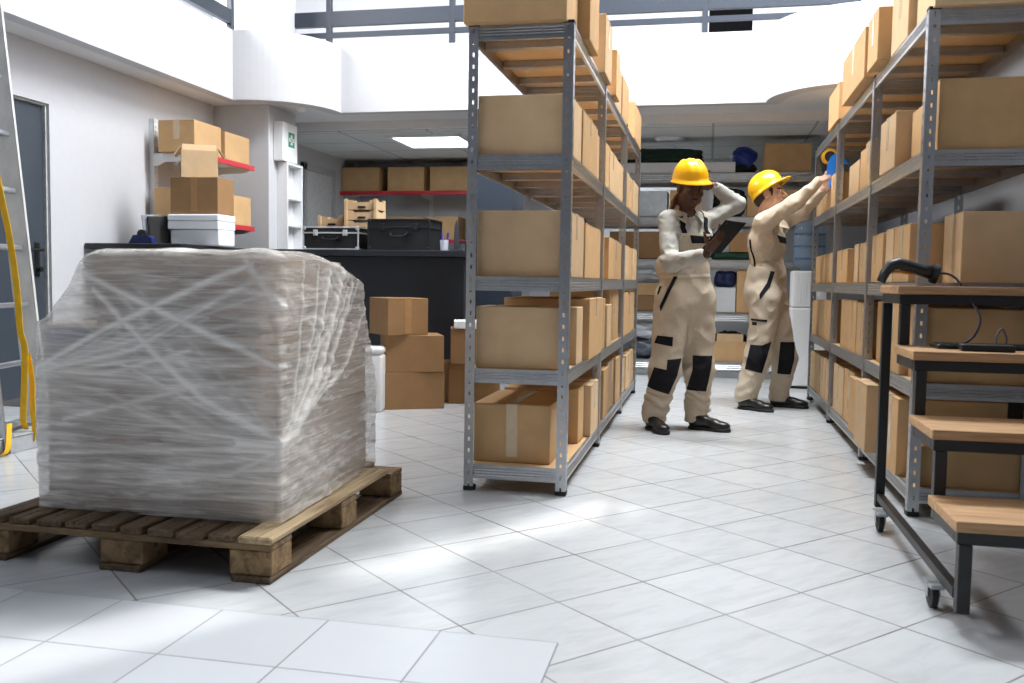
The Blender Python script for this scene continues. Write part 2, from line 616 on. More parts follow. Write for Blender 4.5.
# ------------------------------------------------------------------ gallery railings
def rail_run(name, pts, posts, label, thin=True):
    t = thing(name, label, 'railing', (pts[0][0], pts[0][1], ZP))
    o = Vector((pts[0][0], pts[0][1], ZP))

    def band(z0, z1, th, nm):
        b = B()
        e2 = off(pts, th)
        v = [[b.bm.verts.new((p[0] - o.x, p[1] - o.y, z - o.z)) for p in e] for e, z in ((pts, z0), (pts, z1), (e2, z1), (e2, z0))]
        for i in range(len(pts) - 1):
            for k in range(4):
                b.bm.faces.new((v[k][i], v[k][i + 1], v[(k + 1) % 4][i + 1], v[(k + 1) % 4][i]))
        b.bm.faces.new([v[k][0] for k in range(4)])
        b.bm.faces.new([v[k][-1] for k in range(4)])
        b.build(nm, RAILM, t)
    band(3.241 if thin else 3.11, 3.374 if thin else 3.228, .05, 'wide_rail')
    if thin:
        band(3.138, 3.183, .035, 'thin_rail')
    band(3.62, 3.68, .05, 'handrail')
    for (x, y) in posts:
        B().box(x - .024 - o.x, x + .024 - o.x, y - .024 - o.y, y + .024 - o.y, .0, .66, .003).build('post', RAILM, t)
    return t


rail_run('gallery_railing', [(-3.835, 8.09), (1.15, 8.09)], [(-3.50, 8.11), (-2.32, 8.11), (-1.21, 8.11), (-.094, 8.11), (1.13, 8.11)], 'navy steel railing along the back of the upper gallery')
rail_run('gallery_railing', [(-4.11, -.8), (-4.11, 7.45)], [(-4.13, 7.44), (-4.13, 6.1), (-4.13, 4.6)], 'navy steel railing along the left upper gallery', False)
rail_run('gallery_railing', [(1.19, 7.35), (1.19, -.8)], [(1.21, 7.32), (1.21, 6.1), (1.21, 4.6)], 'navy steel railing along the right upper gallery', False)
# ribbed radiator behind the rail
t = thing('radiator', 'white ribbed radiator on the upper gallery behind the railing', 'radiator', (-3.55, 10.75, 3.185))
for k in range(17):
    B().box(-.62 + k * .075, -.575 + k * .075, -.05, .05, -.62, .36, .015).build('radiator_fin', WPLAST, t)
B().box(-.64, .66, -.03, .03, -.16, -.12).box(-.64, .66, -.03, .03, .28, .32).build('radiator_pipe', WPLAST, t)

# lit ceiling panel of the back room, plus an added hidden one for brightness
GLOWP = emit('light_panel_glow', (.92, .98, 1, 1), 9)
for lab_, px_, py_ in (('lit square light panel in the back room ceiling', -2.80, 9.18), ('added light panel hidden behind the green cloth to brighten the back room', -.78, 10.25)):
  t = thing('ceiling_light', lab_, 'ceiling light', (px_, py_, ZC - .012))
  b = B()
  for s_ in (-1, 1):
    b.box(s_ * .37 - .025, s_ * .37 + .025, -.395, .395, -.03, 0, .003)
    b.box(-.345, .345, s_ * .37 - .025, s_ * .37 + .025, -.03, 0, .003)
  b.build('light_frame', WPLAST, t)
  B().box(-.345, .345, -.345, .345, -.018, -.006).build('light_diffuser', GLOWP, t)
t = thing('ceiling_light', 'round flush ceiling disc above the folded green cloth', 'ceiling light', (-.42, 9.35, ZC - .012))
B().lathe([(0, -.03), (.13, -.03), (.15, -.012), (.15, 0), (0, 0)]).build('light_cover', WPLAST, t, smooth='auto')
t = thing('smoke_detector', 'small round detector under the left rounded gallery corner', 'detector', (-3.62, 7.78, ZS))
B().lathe([(0, -.035), (.03, -.035), (.045, -.015), (.05, 0), (0, 0)]).build('detector_body', WPLAST, t, smooth='auto')
# ================================================================== steel racks
def perforated(b, w, h, u, v, base, hole=(.012, .017), pitch=.05, off_=0):
    """a strip of sheet with oval slots, in the plane (u, z)"""
    x0, x1 = 0, w
    xa, xb = w * .40, w * .60
    z = 0
    cells = []
    zz = .02 + off_
    P = lambda x, zz_: b.bm.verts.new(Vector(base) + Vector(u) * x + Vector((0, 0, zz_)))
    def quad(a, c, z0, z1):
        vs = [P(a, z0), P(c, z0), P(c, z1), P(a, z1)]
        b.bm.faces.new(vs)
    quad(x0, xa, 0, h)
    quad(xb, x1, 0, h)
    z = 0
    while zz + hole[1] < h:
        quad(xa, xb, z, zz)
        z = zz + hole[1]
        zz += pitch
    quad(xa, xb, z, h)


def make_post(parent, x, y, h, sx, sy):
    """L-profile upright: sx, sy give the side the flanges point to"""
    b = B()
    w = .042
    perforated(b, w, h, (sx, 0, 0), None, (x, y, .0))
    perforated(b, w, h, (0, sy, 0), None, (x, y, .0), off_=.012)
    bmesh.ops.remove_doubles(b.bm, verts=b.bm.verts, dist=1e-5)
    o = b.build('post', GALV, parent, recalc=False)
    md = o.modifiers.new('sheet', 'SOLIDIFY')
    md.thickness = .003
    md.offset = 0
    B().box(min(x, x + sx * w) - .003, max(x, x + sx * w) + .003, min(y, y + sy * w) - .003, max(y, y + sy * w) + .003, 0, .022, .003).build('foot', RUBBER, o)
    B().box(min(x, x + sx * w) - .002, max(x, x + sx * w) + .002, min(y, y + sy * w) - .002, max(y, y + sy * w) + .002, h - .012, h + .003, .002).build('cap', RUBBER, o)
    return o


LEVELS = [.117, .539, .939, 1.458, 2.0]
LIP = .062


def beam_profile(h=LIP, d=.012):
    """ribbed lip, outer side at u = 0"""
    p = [(0, 0), (0, -.012)]
    n = 3
    for k in range(n):
        z = -.014 - k * .012
        p += [(0, z), (.003, z - .003), (.003, z - .007), (0, z - .010)]
    p += [(0, -h), (d, -h), (d, -h + .004), (.008, -h + .006), (.008, -.004), (d, -.003), (d, 0)]
    return p


def make_rack(x0, x1, ys, label, h=2.006, mids=True):
    cx, cy = (x0 + x1) / 2, ys[0]
    t = thing('metal_rack', label, 'rack', (cx, cy, 0))
    X0, X1 = x0 - cx, x1 - cx
    Y = [y - cy for y in ys]
    n = len(Y)
    for i, y in enumerate(Y):
        sy = 1 if i < n - 1 else -1
        make_post(t, X0, y, h, 1, sy)
        make_post(t, X1, y, h, -1, sy)
    for z in LEVELS:
        pr = beam_profile()
        for i in range(n - 1):
            ya, yb = Y[i] + .004, Y[i + 1] - .004
            B().prism([(X0 + .004 + u, z + v) for u, v in pr], 'y', ya, yb).build('side_beam', GALV, t)
            B().prism([(X1 - .004 - u, z + v) for u, v in pr], 'y', ya, yb).build('side_beam', GALV, t)
            B().box(X0 + .012, X1 - .012, ya + .008, yb - .008, z - .010, z - .001).build('shelf_board', CHIP, t)
            for f in ((.2, .5, .8) if z > 1.2 else (.5,)):
                yy = ya + (yb - ya) * f
                B().prism([(yy - .02, z - .012), (yy - .02, z - .042), (yy + .02, z - .042), (yy + .02, z - .012), (yy + .014, z - .012), (yy + .014, z - .036), (yy - .014, z - .036), (yy - .014, z - .012)], 'x', X0 + .016, X1 - .016).build('shelf_rib', GALV, t)
        for y, s in [(Y[0], 1)] + [(y, 1) for y in Y[1:-1]] + [(Y[-1], -1)]:
            B().prism([(y + s * (.004 + u), z + v) for u, v in pr], 'x', X0 + .004, X1 - .004).build('end_beam', GALV, t)
    return t


LX0, LX1 = -1.027, -.577
RX0, RX1 = .8076, 1.258
make_rack(LX0, LX1, [3.852, 5.073, 6.418, 7.70], 'tall galvanised steel rack of cardboard boxes left of the aisle')
make_rack(RX0, RX1, [3.890, 5.089, 6.430, 7.75], 'tall galvanised steel rack of cardboard boxes right of the aisle')


# ================================================================== cardboard boxes
def carton(name, loc, size, label, group=None, rotz=0, seam='x', tape=True, mat=None, tape_mat=None, lean=0, cat='cardboard box', bev=.004, flaps=False):
    sx, sy, sz = size
    b = B()
    b.box(-sx / 2, sx / 2, -sy / 2, sy / 2, 0, sz, bev, 2)
    # a soft bulge, as packed boxes have
    rr = random.Random(int(abs(loc[0] * 977 + loc[1] * 5171 + loc[2] * 331) * 10))
    # the seam where the two top flaps meet
    g = .0018
    if seam == 'x':
        b.box(-sx / 2 + .003, sx / 2 - .003, -g, g, sz - .0002, sz + .0006, mi=1)
        for s_ in (-1, 1):
            b.box(s_ * sx / 2 - .0006, s_ * sx / 2 + .0006, -sy / 2 + .006, sy / 2 - .006, sz * .98, sz * .984, mi=1)
    else:
        b.box(-g, g, -sy / 2 + .003, sy / 2 - .003, sz - .0002, sz + .0006, mi=1)
        for s_ in (-1, 1):
            b.box(-sx / 2 + .006, sx / 2 - .006, s_ * sy / 2 - .0006, s_ * sy / 2 + .0006, sz * .98, sz * .984, mi=1)
    o = b.build(name, [mat or CARD, KRAFTDK], None, loc=loc, rotz=rotz, recalc=False)
    tag(o, label, cat, group)
    if lean:
        o.rotation_euler[1] = lean
    if tape:
        tw = min(.05, (sy if seam == 'x' else sx) * .3) / 2
        d = min(.09, sz * .4) if tape is True else sz * tape
        e = .0012
        bt = B()
        if seam == 'x':
            bt.box(-sx / 2 - e, sx / 2 + e, -tw, tw, sz - .0005, sz + e)
            for s_ in (-1, 1):
                bt.box(s_ * sx / 2 - e, s_ * sx / 2 + e, -tw, tw, sz - d, sz + e)
        else:
            bt.box(-tw, tw, -sy / 2 - e, sy / 2 + e, sz - .0005, sz + e)
            for s_ in (-1, 1):
                bt.box(-tw, tw, s_ * sy / 2 - e, s_ * sy / 2 + e, sz - d, sz + e)
        bt.build('tape', tape_mat or TAPECL, o)
    return o


SH = {0: 'lowest', 1: 'second lowest', 2: 'middle', 3: 'second highest', 4: 'top'}


def shelf_row(side, lev, spec):
    """spec: (y0, y1, height, protrusion into the aisle, tape length)"""
    z = LEVELS[lev]
    for i, (y0, y1, hh, pr, tp) in enumerate(spec):
        if side == 'left':
            xa, xb = LX0 + .035, LX1 - .006 + pr
        else:
            xa, xb = RX0 + .012 - pr, RX1 - (.03 if pr > -.1 else -.05)
        lab = f"cardboard box on the {side} steel rack's {SH[lev]} shelf, {ORD[i + 1 + (side == 'left' and lev == 4)]} from the near end"
        carton('cardboard_box', ((xa + xb) / 2, (y0 + y1) / 2, z), (xb - xa, y1 - y0, hh), lab, f"boxes on the {side} rack's {SH[lev]} shelf",
               seam='x', tape=tp, mat=CARD2 if RND.random() < .3 else CARD)


# left rack (y0, y1, height, protrusion, tape)
carton('cardboard_box', (-.822, 3.965, LEVELS[4]), (.44, .31, .30), "cardboard box on the left steel rack's top shelf, first from the near end", "boxes on the left rack's top shelf", seam='x', tape=False)
shelf_row('left', 4, [(4.14, 4.46, .30, .035, False), (4.80, 5.12, .30, .03, .5), (5.38, 5.60, .26, .03, False), (5.63, 6.05, .27, -.005, False), (6.10, 6.55, .27, .0, False), (6.98, 7.62, .27, .01, False)])
shelf_row('left', 3, [(3.885, 4.22, .255, -.005, False), (4.24, 4.80, .255, .0, .3), (4.84, 5.04, .255, -.02, False), (5.13, 5.38, .25, .0, False), (5.46, 5.85, .25, -.005, .4), (5.88, 6.36, .25, -.01, False), (6.46, 6.75, .25, .0, False), (6.80, 7.10, .25, -.01, .4), (7.14, 7.63, .25, .0, False)])
shelf_row('left', 2, [(3.895, 4.37, .285, -.005, .4), (4.40, 5.02, .265, .0, False), (5.05, 5.30, .26, -.01, False), (5.42, 5.72, .25, .005, False), (5.75, 6.05, .25, 0, .5), (6.08, 6.36, .25, -.01, False), (6.46, 6.84, .25, 0, False), (6.88, 7.24, .25, -.01, False), (7.28, 7.62, .25, 0, False)])
shelf_row('left', 1, [(3.90, 4.12, .27, -.03, False), (4.16, 4.36, .265, .0, False), (4.46, 5.0, .30, .02, .3), (5.13, 5.33, .29, .0, False), (5.36, 5.60, .25, .01, False), (5.78, 6.34, .36, -.02, .5), (6.46, 6.82, .31, .005, False), (6.86, 7.12, .29, 0, .5), (7.15, 7.6, .31, -.01, False)])
# lowest shelf, near box stands back and shows its taped end
carton('cardboard_box', (-.832, 4.19, LEVELS[0]), (.345, .52, .262), 'cardboard box with clear tape down its end, nearest on the left rack\'s lowest shelf', "boxes on the left rack's lowest shelf", seam='y', tape=.9)
for i, (y0, y1, hh, pr, tp) in enumerate([(4.49, 4.68, .27, -.03, False), (4.71, 5.03, .27, .005, .5), (5.13, 5.3, .26, -.02, False), (5.34, 5.62, .29, .0, False), (5.66, 6.0, .31, -.01, .4), (6.04, 6.36, .30, 0, False), (6.46, 6.80, .25, -.01, False), (6.84, 7.20, .26, .0, .5), (7.24, 7.62, .26, -.01, False)]):
    carton('cardboard_box', ((LX0 + .035 + LX1 - .006 + pr) / 2, (y0 + y1) / 2, LEVELS[0]), (LX1 - .006 + pr - LX0 - .035, y1 - y0, hh), f"cardboard box on the left steel rack's lowest shelf, {ORD[i + 2]} from the near end", "boxes on the left rack's lowest shelf", tape=tp, mat=CARD2 if i % 3 == 1 else CARD)

# right rack
shelf_row('right', 4, [(3.86, 3.93, .05, .0, False), (4.02, 4.28, .30, -.02, False), (4.31, 4.68, .32, .01, .6), (4.72, 5.00, .25, .065, .6), (5.10, 5.90, .26, .065, .6), (6.33, 6.84, .24, .03, False)])
shelf_row('right', 3, [(3.92, 4.07, .28, -.045, False), (4.19, 4.41, .235, -.045, False), (4.43, 4.80, .25, .02, .6), (5.18, 5.36, .24, .0, .5), (5.38, 5.60, .23, -.01, False), (5.98, 6.38, .24, -.06, False), (6.46, 6.72, .22, .01, .5), (6.75, 7.0, .22, 0, False), (7.03, 7.3, .22, -.01, .5), (7.33, 7.66, .22, 0, False)])
shelf_row('right', 2, [(3.82, 4.10, .275, -.125, .8), (4.13, 4.46, .25, .0, .8), (4.48, 4.66, .25, .0, False), (4.68, 4.84, .24, .01, False), (4.86, 5.04, .24, .0, .6), (5.13, 5.28, .22, 0, False), (5.30, 5.46, .22, -.005, .6), (5.48, 5.62, .22, .0, False), (5.90, 6.36, .21, 0, .6), (6.47, 6.72, .21, 0, False), (6.75, 7.0, .21, -.01, .6), (7.03, 7.3, .21, 0, False), (7.33, 7.66, .21, -.01, False)])
shelf_row('right', 1, [(3.92, 4.2, .30, -.03, False), (4.22, 4.56, .34, .005, .6), (4.62, 4.98, .31, -.03, False), (5.13, 5.44, .29, .0, .7), (5.47, 5.76, .30, .0, .7), (5.79, 6.1, .30, -.005, False), (6.47, 6.78, .28, 0, False), (6.82, 7.05, .28, 0, .6), (7.08, 7.35, .27, -.01, False), (7.38, 7.68, .27, 0, False)])
shelf_row('right', 0, [(3.93, 4.10, .165, -.03, False), (4.12, 4.42, .33, .02, .8), (4.46, 4.62, .33, .0, False), (4.66, 5.0, .33, .06, False), (5.15, 5.42, .30, .03, False), (5.45, 5.82, .31, .0, .7), (5.86, 6.30, .30, .0, .7), (6.47, 6.70, .29, .0, .6), (6.74, 7.02, .29, .0, .6), (7.08, 7.35, .29, .0, False), (7.38, 7.68, .29, 0, False)])
# ================================================================== pallet and wrapped load
PX0, PX1, PY0, PY1 = -2.275, -1.258, 2.485, 3.70
t = thing('wooden_pallet', 'weathered wooden pallet on the floor under the film-wrapped load', 'pallet', ((PX0 + PX1) / 2, PY0, 0))
cx_ = (PX0 + PX1) / 2
hw_ = (PX1 - PX0) / 2
for xx, w in ((-hw_ + .05, .10), (0, .145), (hw_ - .065, .13)):
    B().box(xx - w / 2, xx + w / 2, 0, PY1 - PY0, 0, .020, .003).build('bottom_board', PALW, t)
for xx, w in ((-hw_ + .05, .10), (.0, .145), (hw_ - .07, .135)):
    for yy in (.01, .555, 1.07):
        B().box(xx - w / 2 - .002, xx + w / 2 + .002, yy, yy + .14, .021, .098, .004).build('block', PALB, t)
for yy in (.005, .55, 1.065):
    B().box(-hw_, hw_, yy, yy + .145, .099, .119, .003).build('cross_board', PALX, t)
rr = random.Random(3)
xs_ = [-hw_ + .005 + i * .1005 for i in range(9)]
for i, x in enumerate(xs_):
    w = .082 + rr.uniform(-.006, .006)
    y1_ = 1.215 - rr.uniform(0, .03)
    B().box(x, x + w, rr.uniform(-.01, .012), y1_, .120, .142 + rr.uniform(-.002, .002), .004, rot=Matrix.Rotation(rr.uniform(-.006, .006), 4, 'Z')).build('deck_board', PALW, t)
B().box(hw_ - .112, hw_, -.004, 1.05, .120, .143, .006, rot=Matrix.Rotation(.012, 4, 'Z')).build('deck_board', wood('pale_pallet_board', srgb(184, 162, 128), srgb(110, 90, 66), (26, 1.4, 26), .8), t)
b = B()
for (x, y) in [(xx + .04, yy) for xx in xs_ for yy in (.06, .09, .62)]:
    b.box(x - .002, x + .002, y - .002, y + .002, .142, .1445)
b.build('nail_heads', mottled('rusty_nail', srgb(72, 58, 48), .6, .5), t)['kind'] = 'stuff'

LOADC = M('grey_brown_carton', srgb(128, 116, 104), .8, 0, .2)
_v = LOADC.coord((1.2, 1.2, 22))
LOADC.l(LOADC.ramp(LOADC.noise(_v, 3, 5), [(.3, srgb(134, 116, 100)), (.7, srgb(178, 158, 140))]), LOADC.b.inputs['Base Color'])
LOADC = LOADC.m


def film_mat(name, lo, hi, rough=.25):
    m = M(name, srgb(240, 236, 230), rough, 0, .7)
    nt = m.nt
    facs = []
    for rot, sc, ns in (((0, .06, 0), (1.6, 1.6, 26), 2.4), ((0, .45, 0), (.9, .9, 14), 2.0), ((0, -.50, 0), (.8, .8, 12), 1.8)):
        mp = m.coord(sc, 'Object', rot)
        facs.append(m.ramp(m.noise(mp, ns, 6, .66, .9), [(.46, (0, 0, 0, 1)), (.70, (1, 1, 1, 1))]))
    big = m.ramp(m.noise(m.coord((1, 1, 1)), 3.2, 3), [(.3, (0, 0, 0, 1)), (.75, (1, 1, 1, 1))])
    ad = m.n('ShaderNodeMath', operation='MAXIMUM')
    m.l(facs[1], ad.inputs[0])
    m.l(facs[2], ad.inputs[1])
    a2 = m.n('ShaderNodeMath', operation='MULTIPLY_ADD')
    m.l(ad.outputs[0], a2.inputs[0])
    a2.inputs[1].default_value = .45
    m.l(facs[0], a2.inputs[2])
    a3 = m.n('ShaderNodeMath', operation='MULTIPLY_ADD')
    m.l(big, a3.inputs[0])
    a3.inputs[1].default_value = .75
    m.l(a2.outputs[0], a3.inputs[2])
    mr = m.n('ShaderNodeMapRange')
    m.l(a3.outputs[0], mr.inputs[0])
    mr.inputs[2].default_value = 1.8
    mr.inputs[3].default_value = lo
    mr.inputs[4].default_value = hi
    at = m.n('ShaderNodeAttribute')
    at.attribute_name = 'gathered'
    ga = m.n('ShaderNodeMath', operation='MULTIPLY_ADD')
    ga.use_clamp = True
    m.l(at.outputs['Fac'], ga.inputs[0])
    ga.inputs[1].default_value = .55
    m.l(mr.outputs[0], ga.inputs[2])
    m.l(ga.outputs[0], m.b.inputs['Alpha'])
    m.bump(a2.outputs[0], .35, .01)
    return m.m


FILM = film_mat('stretch_film', .15, .92)

LX, LY = -1.72, 3.10
t = thing('wrapped_load', 'big stack of grey-brown cartons wrapped in wrinkled clear stretch film on the pallet', 'wrapped load', (LX, LY, .145))


def lb(x0, x1, y0, y1, z0, z1, nm='carton', mt=LOADC):
    return B().box(x0 - LX, x1 - LX, y0 - LY, y1 - LY, z0 - .145, z1 - .145, .006, 2).build(nm, mt, t)


lb(-2.135, -1.722, 2.635, 3.55, .146, .46)
lb(-1.718, -1.365, 2.635, 3.55, .146, .46)
lb(-2.135, -1.722, 2.635, 3.55, .463, .755)
lb(-1.718, -1.365, 2.635, 3.54, .463, .74)
lb(-1.945, -1.652, 2.635, 3.45, .758, .985)
lb(-1.648, -1.365, 2.635, 3.28, .743, .98)
lb(-1.648, -1.42, 3.285, 3.48, .743, .90)
lab_ = B()
lab_.box(-2.07 - LX, -1.93 - LX, 2.630 - LY, 2.634 - LY, .585 - .145, .645 - .145)
lab_.build('paper_label', mottled('yellowed_label', srgb(226, 222, 180), .7), t)
lab_ = B()
lab_.box(-2.125 - LX, -1.96 - LX, 2.630 - LY, 2.634 - LY, .675 - .145, .745 - .145)
lab_.build('paper_label', mottled('grey_label', srgb(126, 130, 142), .7), t)

# the film itself: rings of a rounded outline, wrinkled
from mathutils import noise as mnoise


def film_outline(z):
    f = max(0, min(1, (z - .765) / .24))
    xl = -2.158 + .178 * (f ** .6) - .012 * math.sin(PI * f)
    xr = -1.29
    y0, y1 = 2.608, 3.60
    xr_back = -1.338
    return xl, xr, xr_back, y0, y1


def ring_pt(u, z, inset):
    xl, xr, xrb, y0, y1 = film_outline(z)
    xl += inset; xr -= inset; xrb -= inset; y0 += inset; y1 -= inset
    r = .018 + max(0, (z - .7)) * .22
    r2 = .03 + max(0, (z - .5)) * .45
    # corner list: front-right, back-right, back-left, front-left
    pts = []
    cs = [(xr, y0, min(r, .05)), (xrb, y1, min(r2, .2)), (xl, y1, .05), (xl, y0, min(r, .06))]
    return cs


def outline_samples(z, inset, n=260):
    cs = ring_pt(0, z, inset)
    P = []
    angs = [-PI / 2, 0, PI / 2, PI]
    sx = [(-1, 1), (-1, -1), (1, -1), (1, 1)]
    for (x, y, r), a, (ix, iy) in zip(cs, angs, sx):
        c = Vector((x + ix * r, y + iy * r))
        for k in range(9):
            q = a + (PI / 2) * k / 8
            P.append(c + Vector((math.cos(q), math.sin(q))) * r)
    # resample evenly
    L = [0]
    for i in range(len(P)):
        L.append(L[-1] + (P[(i + 1) % len(P)] - P[i]).length)
    out = []
    j = 0
    for i in range(n):
        s_ = L[-1] * i / n
        while L[j + 1] < s_: j += 1
        f = (s_ - L[j]) / max(1e-9, L[j + 1] - L[j])
        out.append(P[j].lerp(P[(j + 1) % len(P)], f))
    return out


# where the film is pulled together it gathers into raised, thicker (whiter) creases
FR = random.Random(12)
creases_front = [([(-1.965, .923), (-1.681, .803), (-1.404, .692), (-1.29, .64)], .010, 1.0), ([(-2.15, .612), (-1.859, .761), (-1.474, .925), (-1.38, .96)], .009, 1.0),
                 ([(-2.15, .60), (-1.789, .683), (-1.495, .847)], .008, .8), ([(-2.15, .327), (-1.722, .36), (-1.443, .384), (-1.29, .41)], .006, .8),
                 ([(-1.93, .871), (-1.70, .66), (-1.545, .534), (-1.29, .413)], .011, .9), ([(-1.40, .97), (-1.29, .826)], .012, .8),
                 ([(-2.047, .447), (-1.545, .581), (-1.29, .607)], .008, .6), ([(-2.12, .26), (-1.80, .245), (-1.45, .30), (-1.29, .385)], .008, .6)]
for k in range(12):      # a fan of fine creases from the left edge
    x1, z1 = -1.29 - FR.random() * .5, .42 + .56 * FR.random()
    creases_front.append(([(-2.15, .60 + FR.uniform(-.02, .02)), ((-2.15 + x1) / 2, (.6 + z1) / 2 + FR.uniform(-.04, .03)), (x1, z1)], .005 + .004 * FR.random(), .25 + .35 * FR.random()))
for k in range(10):      # and one from the lower right corner
    x1, z1 = -2.1 + FR.random() * .5, .40 + .5 * FR.random()
    creases_front.append(([(-1.29, .41), ((-1.29 + x1) / 2, (.41 + z1) / 2 + FR.uniform(-.05, .02)), (x1, z1)], .005 + .005 * FR.random(), .25 + .35 * FR.random()))
for k in range(9):
    z0 = .17 + .22 * FR.random()
    creases_front.append(([(-2.15, z0), (-1.7, z0 + FR.uniform(-.04, .05)), (-1.29, z0 + FR.uniform(-.05, .08))], .004 + .005 * FR.random(), .2 + .4 * FR.random()))
creases_right = [([(2.61, .40), (2.742, .43), (2.92, .571), (3.183, .93)], .022, 1.0), ([(2.66, .42), (2.86, .58), (3.05, .94)], .012, .9), ([(2.68, .43), (2.98, .55), (3.30, .90)], .016, .9),
                 ([(2.80, .60), (2.90, .80), (2.93, .96)], .009, .7), ([(2.70, .50), (2.76, .70), (2.80, .97)], .009, .6), ([(2.62, .40), (2.9, .50), (3.2, .60), (3.45, .80)], .010, .7)]
for k in range(10):
    y1 = 2.75 + .75 * FR.random()
    creases_right.append(([(2.63, .40 + FR.uniform(0, .03)), ((2.63 + y1) / 2, .60 + FR.uniform(-.08, .08)), (y1, .70 + .27 * FR.random())], .006 + .006 * FR.random(), .3 + .4 * FR.random()))


def crease_field(P, Q, cr):
    out = np.zeros(len(P))
    for pts, w, a in cr:
        n = len(pts) - 1
        for i in range(n):
            (x0, z0), (x1, z1) = pts[i], pts[i + 1]
            dx, dz = x1 - x0, z1 - z0
            t_ = np.clip(((P - x0) * dx + (Q - z0) * dz) / (dx * dx + dz * dz), 0, 1)
            d = np.hypot(P - x0 - t_ * dx, Q - z0 - t_ * dz)
            s_ = (i + t_) / n
            ww = w * (.55 + .6 * np.sin(np.pi * (.15 + .7 * s_)))
            out = np.maximum(out, a * np.exp(-(d / ww) ** 2))
    return out


b = B()
zs_ = [.150 + .86 * i / 150 for i in range(151)]
N = 520
co, nrm_, prof = [], [], [(z, 0) for z in zs_ if z < .985] + [(.990, .006), (1.000, .018), (1.006, .04), (1.008, .08), (1.006, .16), (1.003, .26), (1.0, .36)]
cen = Vector((LX + .03, LY))
for z, ins in prof:
    for p in outline_samples(z, ins, N):
        d = (p - cen).normalized()
        a = mnoise.noise(Vector((p.x * 2.2 + p.y * 2.2, z * 14 + p.x * 3, 1.3)))
        c = mnoise.noise(Vector((p.x * 9 - z * 14, p.y * 9 + z * 9, 4.1)))
        e = mnoise.noise(Vector((p.x * 30, p.y * 30, z * 38)))
        side = 1 if p.y > 2.65 and p.x > -1.6 else .45
        k = (abs(a) * .010 + abs(c) * .012 * side + e * .004 * side)
        drop = .085 * max(0, min(1, (z - .62) / .35)) * max(0, min(1, (p.y - 2.95) / .5)) ** 1.3 * max(0, min(1, (p.x + 1.78) / .35))
        co.append((p.x + d.x * k, p.y + d.y * k, z + (c * .008 if ins else 0) - drop))
        nrm_.append((d.x, d.y))
co, nrm_ = np.array(co), np.array(nrm_)
fm = (co[:, 1] < 2.66).astype(float)
rm = ((co[:, 0] > -1.44) & (co[:, 1] > 2.60)).astype(float)
gath = np.maximum(crease_field(co[:, 0], co[:, 2], creases_front) * fm, crease_field(co[:, 1], co[:, 2], creases_right) * rm)
co[:, 1] -= .005 * gath * fm
co[:, 0] += .009 * gath * rm
vs_ = [b.bm.verts.new((x - LX, y - LY, z - .145)) for x, y, z in co]
nr_ = len(prof)
for r in range(nr_ - 1):
    for i in range(N):
        k = (i + 1) % N
        b.bm.faces.new((vs_[r * N + i], vs_[r * N + k], vs_[(r + 1) * N + k], vs_[(r + 1) * N + i]))
b.bm.faces.new(vs_[(nr_ - 1) * N:])
film_o = b.build('stretch_film', FILM, t, smooth=True)
att = film_o.data.attributes.new('gathered', 'FLOAT', 'POINT')
att.data.foreach_set('value', gath.astype(np.float32))

# ================================================================== boxes and bin on the floor by the counter
def rbox(bl, br, depth, z, hh, label, group, **kw):
    """box from its front-left and front-right bottom corners"""
    a, c = Vector(bl), Vector(br)
    w = (c - a).length
    r = math.atan2(c.y - a.y, c.x - a.x)
    nn = Vector((-math.sin(r), math.cos(r)))
    m = (a + c) / 2 + nn * depth / 2
    return carton('cardboard_box', (m.x, m.y, z), (w, depth, hh), label, group, rotz=r, **kw)


g_ = 'cardboard boxes stacked on the floor'
DKC = cardboard('shaded_brown_cardboard', srgb(152, 118, 82))  # brown cardboard darkened in its colour to carry the shade on these boxes
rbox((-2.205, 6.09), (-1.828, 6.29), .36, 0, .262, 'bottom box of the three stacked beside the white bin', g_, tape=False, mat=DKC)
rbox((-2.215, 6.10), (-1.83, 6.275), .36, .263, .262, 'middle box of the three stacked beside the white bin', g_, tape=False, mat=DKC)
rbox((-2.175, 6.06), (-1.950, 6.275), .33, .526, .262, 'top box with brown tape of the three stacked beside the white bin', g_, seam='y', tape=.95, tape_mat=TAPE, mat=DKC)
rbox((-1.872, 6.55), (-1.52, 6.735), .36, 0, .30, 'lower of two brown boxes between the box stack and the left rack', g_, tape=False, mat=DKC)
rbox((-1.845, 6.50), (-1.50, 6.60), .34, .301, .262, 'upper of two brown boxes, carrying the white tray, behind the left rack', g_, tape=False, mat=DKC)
t = thing('foam_tray', 'white foam tray on the upper brown box left of the rack', 'tray', (-1.69, 6.70, .564), .27)
b = B()
b.box(-.17, .17, -.15, .15, 0, .01, .003)
for s_ in (-1, 1):
    b.box(s_ * .17 - .01, s_ * .17 + .01, -.16, .16, .0, .055, .004)
    b.box(-.16, .16, s_ * .15 - .01, s_ * .15 + .01, .0, .055, .004)
b.build('tray_body', FOAM, t)
t = thing('waste_bin', 'white rounded plastic bin on the floor behind the wrapped load', 'bin', (-2.29, 6.06, 0), .2)
B().box(-.09, .09, -.12, .12, 0, .40, .022, 3).build('bin_body', WPLAST, t, smooth='auto')
B().box(-.091, .091, -.121, .121, .401, .45, .02, 3).build('bin_lid', WPLAST, t, smooth='auto')

